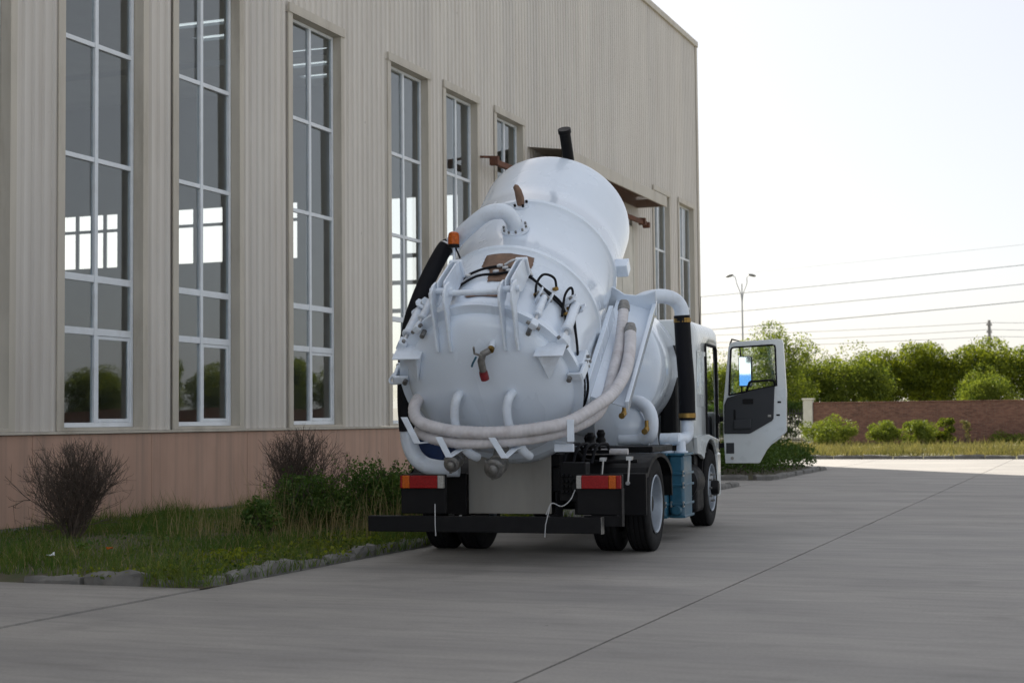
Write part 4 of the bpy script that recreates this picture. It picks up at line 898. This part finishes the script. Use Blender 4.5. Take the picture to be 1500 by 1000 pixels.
# ================================================================== VEGETATION
def leaf_quads(P_, size, up_bias=.3, r=rng, aspect=.55):
    n = len(P_); d = r.normal(size=(n, 3)); d[:, 2] += up_bias; d /= np.linalg.norm(d, axis=1)[:, None]
    e = r.normal(size=(n, 3)); e -= d*(e*d).sum(1)[:, None]; e /= np.linalg.norm(e, axis=1)[:, None]
    s = size*r.uniform(.6, 1.3, n); a = e*s[:, None]; b = np.cross(d, e)*(s*aspect)[:, None]
    V_ = np.stack([P_-a*.5, P_+b*.5, P_+a*.5, P_-b*.5], 1).reshape(-1, 3)
    F_ = np.arange(4*n).reshape(n, 4); return V_, F_
def clumps(r, n_clump, per, rad, rx, ry, rz, zc, low=-.6, shell=.55):
    out = []; cs = []
    while len(cs) < n_clump:
        p = r.normal(size=3); p /= np.linalg.norm(p)
        if p[2] < low: continue
        k = r.uniform(shell, 1)**.7; q = np.array([p[0]*rx*k, p[1]*ry*k, p[2]*rz*k+zc]); cs.append(q)
    for c_ in cs:
        m = int(per*r.uniform(.6, 1.4)); rr = rad*r.uniform(.7, 1.35)
        d = r.normal(size=(m, 3)); d /= np.linalg.norm(d, axis=1)[:, None]; out.append(c_+d*(rr*r.uniform(.35, 1, m)**.5)[:, None]*np.array([1, 1, .75]))
    return np.concatenate(out), cs
def tree_parts(seed, h, w, leaf=.16, nc=60, per=170, zlow=.18):
    r = np.random.default_rng(seed); rz = h*(1-zlow)/2; zc = h-rz*.93
    P_, cs = clumps(r, nc, per, .17*w+.12, w/2*.84, w/2*.84, rz*.84, zc, -.8, .35)
    P_ = P_[P_[:, 2] > .25]
    V_, F_ = leaf_quads(P_, leaf, .5, r); me = rawmesh('crown', V_, F_)
    t = MB(); lean = r.normal(0, .08, 2)
    tp = [(0, 0, -.1), (lean[0]*.3, lean[1]*.3, h*.2), (lean[0], lean[1], h*.5), (lean[0]*1.4, lean[1]*1.4, h*.82)]
    t.tube(spline(tp, 4), np.linspace(.032*h*.55+.02, .02, 13), 8)
    for c_ in cs[::max(1, len(cs)//14)]:
        k = r.uniform(.25, .6); a = V3(lean[0]*k*1.6, lean[1]*k*1.6, h*k); b = V3(*c_)
        t.tube(spline([a, (a+b)/2+V3(0, 0, .12*w), b], 3), np.linspace(.03, .008, 7), 5)
    tm = bpy.data.meshes.new('trunk'); tm.from_pydata(t.v, [], t.f); tm.update(); tm.materials.append(M['bark'])
    return me, tm
TV = [tree_parts(11, 5.5, 3.7, .14, 52, 380), tree_parts(12, 5.6, 4.1, .14, 56, 380), tree_parts(13, 5.0, 4.1, .12, 60, 400, .05), tree_parts(14, 6.3, 4.6, .12, 75, 280, .08), tree_parts(15, 5.3, 4.7, .14, 60, 400)]
TM = ['leaf_tree', 'leaf_tree', 'leaf_light', 'leaf_light', 'leaf_tree']
for (c_, t_), m in zip(TV, TM): c_.materials.append(M[m])
def tree(x, y, k, s, sz, label, rz=None):
    e = tag(empty('tree', (x, y, 0), (0, 0, random.uniform(0, 6.28) if rz is None else rz)), label, 'tree', 'trees behind the brick wall')
    e.scale = (s, s, sz); a = link('crown', TV[k][0], None, e); b = link('trunk', TV[k][1], None, e); return e
tree(14.2, 84, 3, 1.0, 1.03, 'tall loose tree seen through the window of the open truck door')
tree(12.0, 92, 2, 1.0, 1.02, 'pale tree beside the truck cab, behind the open door')
tree(16.9, 89, 2, .95, 1.02, 'small light green tree directly behind the gate pillar')
tree(19.0, 88, 2, 1.15, 1.06, 'broad light green tree, first to the right of the pale gate pillar')
tree(21.2, 92, 0, .95, 1.03, 'narrow bright topped tree behind the three bushes at the brick wall')
tree(23.7, 91, 1, .98, 1.03, 'round dense tree, left of the dip in the tree line')
tree(25.6, 95, 2, .95, 1.02, 'low tree in the gap left of the utility pole')
tree(27.1, 90, 4, 1.0, 1.09, 'large dark tree in front of the utility pole')
tree(25.3, 84, 2, .72, .80, 'lower paler tree in front of the largest dark tree')
tree(30.2, 90, 1, 1.05, 1.0, 'tree cut by the right edge of the picture')
for i, (x, y, k) in enumerate(((34.5, 81, 0), (38.5, 78.5, 4), (42.6, 77.6, 1), (46.8, 75.5, 4), (51, 74, 0), (55.5, 72, 4), (60, 70.5, 1), (64.5, 68.7, 4), (9.0, 96, 1), (5.5, 97, 0))):
    tree(x, y, k, 1.0+.08*math.sin(i*2), 1.0+.08*math.cos(i*3), ['first', 'second', 'third', 'fourth', 'fifth', 'sixth', 'seventh', 'eighth', 'first hidden', 'second hidden'][i]+(' tree past the right edge of the picture along the wall' if i < 8 else ' tree behind the truck and hall corner'))

def shrub(name, label, loc, h, w, seed, nleaf, leaf, m, nc=26, group=None, stems=7, zlow=.1, cat='bush', sprigs=0):
    r = np.random.default_rng(seed); e = tag(empty(name, loc), label, cat, group)
    P_, cs = clumps(r, nc, nleaf//nc, .13*w+.05, w/2*.85, w/2*.85, h*.45, h*.5, -.9, .3); P_ = P_[P_[:, 2] > .02]
    V_, F_ = leaf_quads(P_, leaf, .6, r); me = rawmesh('foliage', V_, F_); link('foliage', me, m, e)
    t = MB()
    for c_ in cs[:stems*2]:
        a = V3(c_[0]*.25, c_[1]*.25, -.05); b = V3(*c_)
        t.tube(spline([a, (a+b)/2+V3(*r.normal(0, .03, 3)), b], 3), np.linspace(.011, .004, 7), 4)
    if sprigs:
        L_ = []
        for i in range(sprigs):
            a = V3(r.normal(0, w*.22), r.normal(0, w*.22), h*r.uniform(.3, .7)); d = nrm((r.normal(0, .35), r.normal(0, .35), 1)); ln = h*r.uniform(.3, .6)
            t.tube([a, a+d*ln*.5, a+d*ln], [.005, .004, .002], 4)
            for q in np.linspace(.2, 1, 16): L_.append(a+d*ln*q+V3(*r.normal(0, .022, 3)))
        V2, F2 = leaf_quads(np.array(L_), leaf*1.05, .8, r); link('sprig_leaves', rawmesh('sprig_leaves', V2, F2), m, e)
    t.build('stem', 'bark', e, kind='stuff'); return e
def twig_shrub(label, loc, h, w, seed, n0=26, sp=.55):
    r = np.random.default_rng(seed); e = tag(empty('twig_shrub', loc), label, 'shrub', 'bare twig shrubs in the bed'); t = MB(); cnt = [0]
    def grow(p, d, L, rad, lev):
        pts = [p]; q = p.copy(); dd = d.copy(); seg = 4
        for i in range(seg):
            dd = nrm(dd+r.normal(0, .13, 3)+V3(0, 0, .05)); q2 = q+dd*L/seg
            if (q2[0]**2+q2[1]**2)/(w*1.15*(1+r.normal(0, .12)))**2+(max(q2[2], 0)/h)**3 > 1+abs(r.normal(0, .3)): break
            q = q2; pts.append(q)
        if len(pts) < 2: return
        t.tube(pts, np.linspace(rad, rad*.5, len(pts)), 4 if lev < 2 else 3, cap=False); cnt[0] += 1
        if lev < 3:
            for k in range(5 if lev == 0 else 4 if lev == 1 else 3):
                i = r.integers(1, len(pts)); nd = nrm(dd+r.normal(0, sp, 3)+V3(0, 0, .22)); grow(pts[i], nd, L*r.uniform(.42, .72), max(.0022, rad*.6), lev+1)
    for i in range(n0):
        a = r.uniform(0, 2*math.pi); tilt = r.uniform(.05, .85)
        d = nrm((math.cos(a)*tilt*w/h, math.sin(a)*tilt*w/h, 1)); grow(V3(math.cos(a)*.1*tilt, math.sin(a)*.1*tilt, -.03), d, h*r.uniform(.5, .72), .009, 0)
    t.build('twigs', 'twig', e); return e
twig_shrub('bare brown twig shrub standing alone at the left end of the bed', (-5.3, 18.95, .1), 1.12, .72, 5, 46)
tw2 = twig_shrub('bare twig shrub rising above the green bushes near the truck', (-2.85, 21.0, .1), 1.22, .72, 6, 44)
shrub('leafy_bush', 'broad leafy green bush at the foot of the taller twig shrub', (-2.62, 20.3, .1), .68, 1.2, 21, 7000, .044, 'leaf_bush', 36, 'green bushes in the bed', sprigs=60)
shrub('leafy_bush', 'leafy green bush closest to the truck bumper', (-1.75, 20.1, .1), .80, 1.1, 22, 7500, .044, 'leaf_bush', 34, 'green bushes in the bed', sprigs=60)
shrub('leafy_bush', 'low green bush behind the truck bumper end', (-1.15, 21.3, .1), .8, 1.1, 23, 5000, .045, 'leaf_bush', 24, 'green bushes in the bed')
shrub('leafy_bush', 'smallest dark green bush, in the grass left of the bushes', (-3.05, 19.2, .1), .45, .55, 24, 1500, .05, 'leaf_bush', 16, 'green bushes in the bed')

def blades(pos, h, w, lean, r):
    n = len(pos); a = r.uniform(0, 2*math.pi, n); dx = np.stack([np.cos(a), np.sin(a), 0*a], 1); b = r.uniform(0, 2*math.pi, n)
    lz = np.stack([np.cos(b), np.sin(b), 0*b], 1)*(lean*h*r.uniform(.2, 1.3, n))[:, None]; Z_ = np.stack([0*h, 0*h, h], 1)
    hw = dx*(w*.5)[:, None]; mid = pos+Z_*.55+lz*.3; top = pos+Z_+lz
    V_ = np.stack([pos-hw, pos+hw, mid+hw*.75, mid-hw*.75, top], 1).reshape(-1, 3); i = np.arange(n)*5
    F_ = np.concatenate([np.stack([i, i+1, i+2], 1), np.stack([i, i+2, i+3], 1), np.stack([i+3, i+2, i+4], 1)]); return V_, F_
def grass(name, label, n, u0, u1, n0, n1, z, hm, wm, m, seed, lean=.5, patch_=1.0, dens=None):
    r = np.random.default_rng(seed); uu = r.uniform(u0, u1, n); nn_ = r.uniform(n0, n1, n)
    pn = .5+.5*np.sin(uu*1.9+np.sin(nn_*2.3)*1.5)*np.sin(nn_*1.7+uu*.6)
    keep = r.uniform(size=n) < (1-patch_*.45*(1-pn))
    if dens is not None: keep &= r.uniform(size=n) < dens(uu, nn_)
    uu, nn_, pn = uu[keep], nn_[keep], pn[keep]
    pos = np.array(P0)+uu[:, None]*BU+nn_[:, None]*BN; pos[:, 2] = z-.03
    h = hm*(.45+.8*pn)*r.gamma(6, 1/6, len(uu)); V_, F_ = blades(pos, h, wm*r.uniform(.6, 1.4, len(uu)), lean, r)
    o = link(name, rawmesh(name, V_, F_), m, kind='stuff'); tag(o, label, 'grass'); return o
grass('grass', 'uneven green lawn grass in the bed along the pink plinth', 70000, -7.25, 9, .05, 5.75, .10, .105, .008, 'grass', 31)
grass('grass', 'taller grass fringe spilling over the broken kerb', 11000, -7.4, 9, 5.25, 5.88, .05, .14, .008, 'grass', 32, 1.0, 1.6)
grass('dry_grass', 'pale dry grass stems among the green bushes', 1700, -3.2, 1.6, 2.6, 5.4, .1, .42, .006, 'straw', 33, .35)
grass('dry_grass', 'scattered straw coloured blades in the lawn by the wall', 5000, -7.1, 6, .3, 5.7, .10, .12, .006, 'straw', 34, .9)
grass('grass', 'grass tufts along the foot of the factory wall', 5000, -7.2, 10, .0, .5, .1, .2, .008, 'grass', 36, .5)
grass('dry_grass', 'tall dry roadside grass on the far verge below the brick wall', 26000, 36.5, 41, -4, 24, .12, .26, .022, 'grass_dry', 35, .6)
grass('grass', 'sunlit green grass on the far verge towards the brick wall', 30000, 40, 59, -5, 24, .12, .2, .035, 'grass_dry', 37, .5)
def weeds(label, n, u0, u1, n0, n1, seed, leaf, m):
    r = np.random.default_rng(seed); k = n//26; cu = r.uniform(u0, u1, k); cn = r.uniform(n0, n1, k); idx = r.integers(0, k, n)
    rad = r.uniform(.05, .16, k)[idx]; uu = cu[idx]+r.normal(0, 1, n)*rad; nn_ = cn[idx]+r.normal(0, 1, n)*rad
    pos = np.array(P0)+uu[:, None]*BU+nn_[:, None]*BN; pos[:, 2] = .06+r.uniform(0, .10, n)
    V_, F_ = leaf_quads(pos, leaf, 1.2, r, .7); o = link('weeds', rawmesh('weeds', V_, F_), m, kind='stuff'); tag(o, label, 'weeds')
weeds('low broad-leaved weeds along the broken kerb of the bed', 5200, -7.3, 4, 4.6, 5.75, 71, .05, 'leaf_tree')
weeds('scattered broad-leaved weeds in the lawn of the bed', 4200, -7.1, 6, .4, 4.6, 72, .05, 'leaf_bush')
# hedge island near the cab door
def hedge():
    r = np.random.default_rng(41); P_ = []
    n = 15000; uu = r.uniform(17.7, 24.9, n); nn_ = r.uniform(3.0, 5.62, n)
    hh = .66+.10*np.sin(uu*2.1+nn_)+.08*np.sin(uu*5+nn_*3)
    hh *= np.minimum(1, .55+np.minimum(np.minimum(uu-17.7, 24.9-uu), np.minimum(nn_-3.0, 5.62-nn_))*1.6)
    z = .1+hh*r.uniform(.0, 1, n)**.45
    pos = np.array(P0)+uu[:, None]*BU+nn_[:, None]*BN; pos[:, 2] = z
    V_, F_ = leaf_quads(pos, .085, .4, r); c_ = bw(21.6, 4.3)
    V_ -= c_; e = tag(empty('hedge', c_), 'dark green hedge in the kerbed island below the open cab door', 'hedge')
    link('foliage', rawmesh('foliage', V_, F_), 'leaf_hedge', e)
    t = MB()
    for i in range(60):
        a = bw(r.uniform(17.9, 24.7), r.uniform(3.2, 5.4), .02)-c_; b = a+V3(*r.normal(0, .08, 2), r.uniform(.35, .6)); t.tube([a, (a+b)/2+V3(*r.normal(0, .03, 3)), b], [.012, .009, .004], 4)
    t.build('stem', 'bark', e, kind='stuff')
hedge()
shrub('wall_bush', 'round yellow green bush nearest the gate pillar', (14.35, 71.5, .12), 1.35, 2.7, 51, 9000, .085, 'leaf_yellow', 34, 'bushes along the brick wall')
shrub('wall_bush', 'middle bush of the row in front of the brick wall', (17.0, 72, .12), 1.2, 1.9, 52, 6500, .085, 'leaf_yellow', 26, 'bushes along the brick wall')
shrub('wall_bush', 'wide bush right of the middle one in front of the brick wall', (18.6, 72, .12), 1.2, 2.1, 53, 7000, .085, 'leaf_yellow', 26, 'bushes along the brick wall')
shrub('wall_bush', 'small upright darker bush at the right end of the bush row', (19.7, 71.5, .12), 1.3, 1.1, 54, 3600, .08, 'leaf_tree', 16, 'bushes along the brick wall')
shrub('weed_stalk', 'single pale weed stalk in front of the brick wall', (20.45, 71, .12), 1.3, .5, 55, 420, .10, 'grass_dry', 12, None, 6, cat='weed')
for i, (x, y) in enumerate(((23.0, 73.2), (26.0, 71.5))): shrub('wall_bush', ['low weeds at the foot of the brick wall under the utility pole', 'low weeds at the brick wall by the right picture edge'][i], (x, y, .1), .5, 2.0, 56+i, 1500, .1, 'leaf_yellow', 16, 'low weeds along the brick wall', cat='weeds')
# small litter in the grass
k = MB(); r_ = np.random.default_rng(3)
def scrap(label, loc, s, m, cat):
    vs_ = [(x*s+r_.normal(0, s*.25), y*s+r_.normal(0, s*.25), abs(r_.normal(s*.5, s*.4))) for x in (-1, 0, 1) for y in (-1, 0, 1)]
    o = MB().add(vs_, [(i*3+j, i*3+j+1, (i+1)*3+j+1, (i+1)*3+j) for i in range(2) for j in range(2)]).build('litter', m, loc=loc)
    so = o.modifiers.new('solid', 'SOLIDIFY'); so.thickness = .004; tag(o, label, cat)
scrap('crumpled white paper scrap on the kerb edge of the bed', (-4.66, 15.85, .14), .035, 'upvc', 'litter')
scrap('small orange scrap lying in the grass', (-4.2, 16.4, .16), .03, 'lens_orange', 'litter')

# ================================================================== BACKGROUND
WALLO = bw(57.8, -.45); WR = BROT-math.pi/2      # brick wall runs along +n
bwz = tag(empty('brick_wall', WALLO, (0, 0, WR)), 'long weathered red brick boundary wall across the background', 'wall')
MB().box(.1, 75, 0, .24, -.02, 2.14).build('brickwork', 'brick', bwz)
MB().box(.1, 75, -.03, .27, 2.143, 2.205).build('coping', 'brick', bwz, bevel=.01)
pl = tag(empty('gate_pillar', WALLO, (0, 0, WR)), 'pale plastered gate pillar at the left end of the brick wall', 'pillar')
MB().box(-.36, .09, -.15, .33, -.02, 2.32).build('pillar_shaft', 'pillar', pl, bevel=.02); MB().box(-.41, .14, -.2, .38, 2.322, 2.40).build('pillar_cap', 'pillar', pl, bevel=.015)
fe = tag(empty('metal_fence', WALLO, (0, 0, WR)), 'black metal picket fence left of the gate pillar', 'fence')
for z in (.35, 1.65): MB().box(-9, -.37, .08, .12, z, z+.05).build('fence_rail', 'fence_black', fe)
pk = MB().box(-.014, .014, -.014, .014, .1, 1.9); pm = bpy.data.meshes.new('picket'); pm.from_pydata(pk.v, [], pk.f); pm.update(); pm.materials.append(M['fence_black'])
for i in range(62): o = link('picket', pm, None, fe); o.location = (-.5-i*.14, .06, 0)
MB().box(-9, -.37, .3, .45, -.02, .5).build('fence_base', 'pillar', fe)
for i, x in enumerate((9.2, 10.9, 12.6, 14.2)): shrub('backing_bush', ['fourth', 'third', 'second', 'first'][i]+' dark bush behind the picket fence, counted from the gate pillar', (x, 81.5-.2*i, 0), 2.5, 2.4, 61+i, 4200, .13, 'leaf_hedge', 30, 'dark bushes behind the fence')

def lamp(loc, rz, label):
    e = tag(empty('street_lamp', loc, (0, 0, rz)), label, 'street lamp', 'street lamps')
    MB().tube([(0, 0, 0), (0, 0, 4), (0, 0, 8.3), (0, 0, 9.6)], [.085, .065, .045, .035], 12).build('lamp_post', 'pole_grey', e, True)
    for s, L in ((-1, .62), (1, .5)):
        MB().tube(spline([(0, 0, 8.3), (s*.08, 0, 9.0), (s*.30, 0, 9.6), (s*.62*L, 0, 9.98), (s*.85*L, 0, 10.1)], 5), .026, 8).build('lamp_arm', 'pole_grey', e, True)
        MB().lathe([(.02, -.24), (.07, -.15), (.085, 0), (.07, .16), (.02, .24)], (s*(.85*L+.2), 0, 10.10), (s, 0, -.25), 14).build('lamp_head', 'cast_metal', e, True)
    return e
lamp((13.98, 95, 0), -.2, 'tall twin-armed street lamp above the open cab door')
lamp((52, 70, 0), .9, 'twin-armed street lamp past the right edge, mirrored in the window glass'); 
up = tag(empty('utility_pole', (48.72, 160, 0), (0, 0, R(35))), 'concrete utility pole above the trees at the right', 'pole')
MB().tube([(0, 0, 0), (0, 0, 11.2)], [.22, .15], 12).build('pole_shaft', 'pole_concrete', up, True)
for z in (10.7, 9.95, 9.25):
    MB().bar((-.42, 0, z), (.42, 0, z), .07, .09).build('cross_arm', 'pole_concrete', up)
    for x in (-.4, .4): MB().lathe([(.03, 0), (.05, .04), (.035, .08), (.05, .12), (.02, .18)], (x*.85, 0, z+.045), (0, 0, 1), 10).build('insulator', 'pole_concrete', up, True)
def wire(a, b, sag, r_, label):
    a = V3(*a); b = V3(*b); n = 24
    o = MB().tube([a+(b-a)*i/n-V3(0, 0, 4*sag*(i/n)*(1-i/n)) for i in range(n+1)], r_, 5).build('overhead_wire', 'wire'); tag(o, label, 'wire', 'overhead wires')
wire([17.24, 178.75, 14.98], [57.48, 142.5, 16.22], .15, .032, 'second highest overhead wire, thick, above the street lamp head')
wire([17.22, 178.75, 12.97], [57.43, 142.5, 14.43], .15, .032, 'third highest overhead wire, crossing the street lamp pole')
wire([17.33, 181, 11.3], [55.78, 142.5, 12.66], .15, .045, 'broad pale wire just above the utility pole top')
wire([20.49, 188.75, 11.4], [48.72, 160.0, 10.95], .15, .026, 'upper wire running left from the utility pole')
wire([20.47, 188.75, 10.48], [48.71, 160.0, 10.25], .15, .026, 'middle wire running left from the utility pole')
wire([20.5, 188.75, 9.9], [48.69, 160.0, 9.55], .15, .026, 'lowest wire running left from the utility pole over the trees')
wire([27.83, 178.75, 18.1], [54.78, 142.5, 17.8], .05, .016, 'topmost overhead wire, very thin and faint')
wire([48.72, 160.0, 10.95], [66, 140.0, 10.4], .3, .026, 'upper wire running right from the utility pole')
wire([48.71, 160.0, 10.25], [66, 140.0, 9.6], .3, .026, 'middle wire running right from the utility pole')
wire([48.69, 160.0, 9.55], [66, 140.0, 9.0], .3, .026, 'lowest wire running right from the utility pole')

M['office_blue'] = mat('office_blue', (.06, .22, .55), .5, var=.08, scale=1)
# office block behind the camera, seen in the truck's mirror
ob = tag(empty('office_building', (4, -48, 0), (0, 0, R(-8))), 'white and blue office block mirrored in the truck mirror', 'building')
MB().box(-30, 30, -12, 0, 3.4, 10.5).build('upper_wall', 'upvc', ob); MB().box(-30, 30, -12, -.02, 0, 3.397).build('lower_wall', M['office_blue'], ob)
wm = None
for z0, z1 in ((4.1, 4.9), (1.4, 2.6)):
    for i in range(24):
        x = -27.5+i*2.4
        if wm is None or z0 < 2:
            if z0 > 2: p = MB().box(-.45, .45, 0, .06, 4.1, 4.9)
            else: p = MB().box(-.6, .6, 0, .06, 1.4, 2.6)
            me = bpy.data.meshes.new('window'); me.from_pydata(p.v, [], p.f); me.update(); me.materials.append(M['trim_dark'])
            wm = me
        o = link('window', wm, None, ob); o.location = (x, 0, 0)
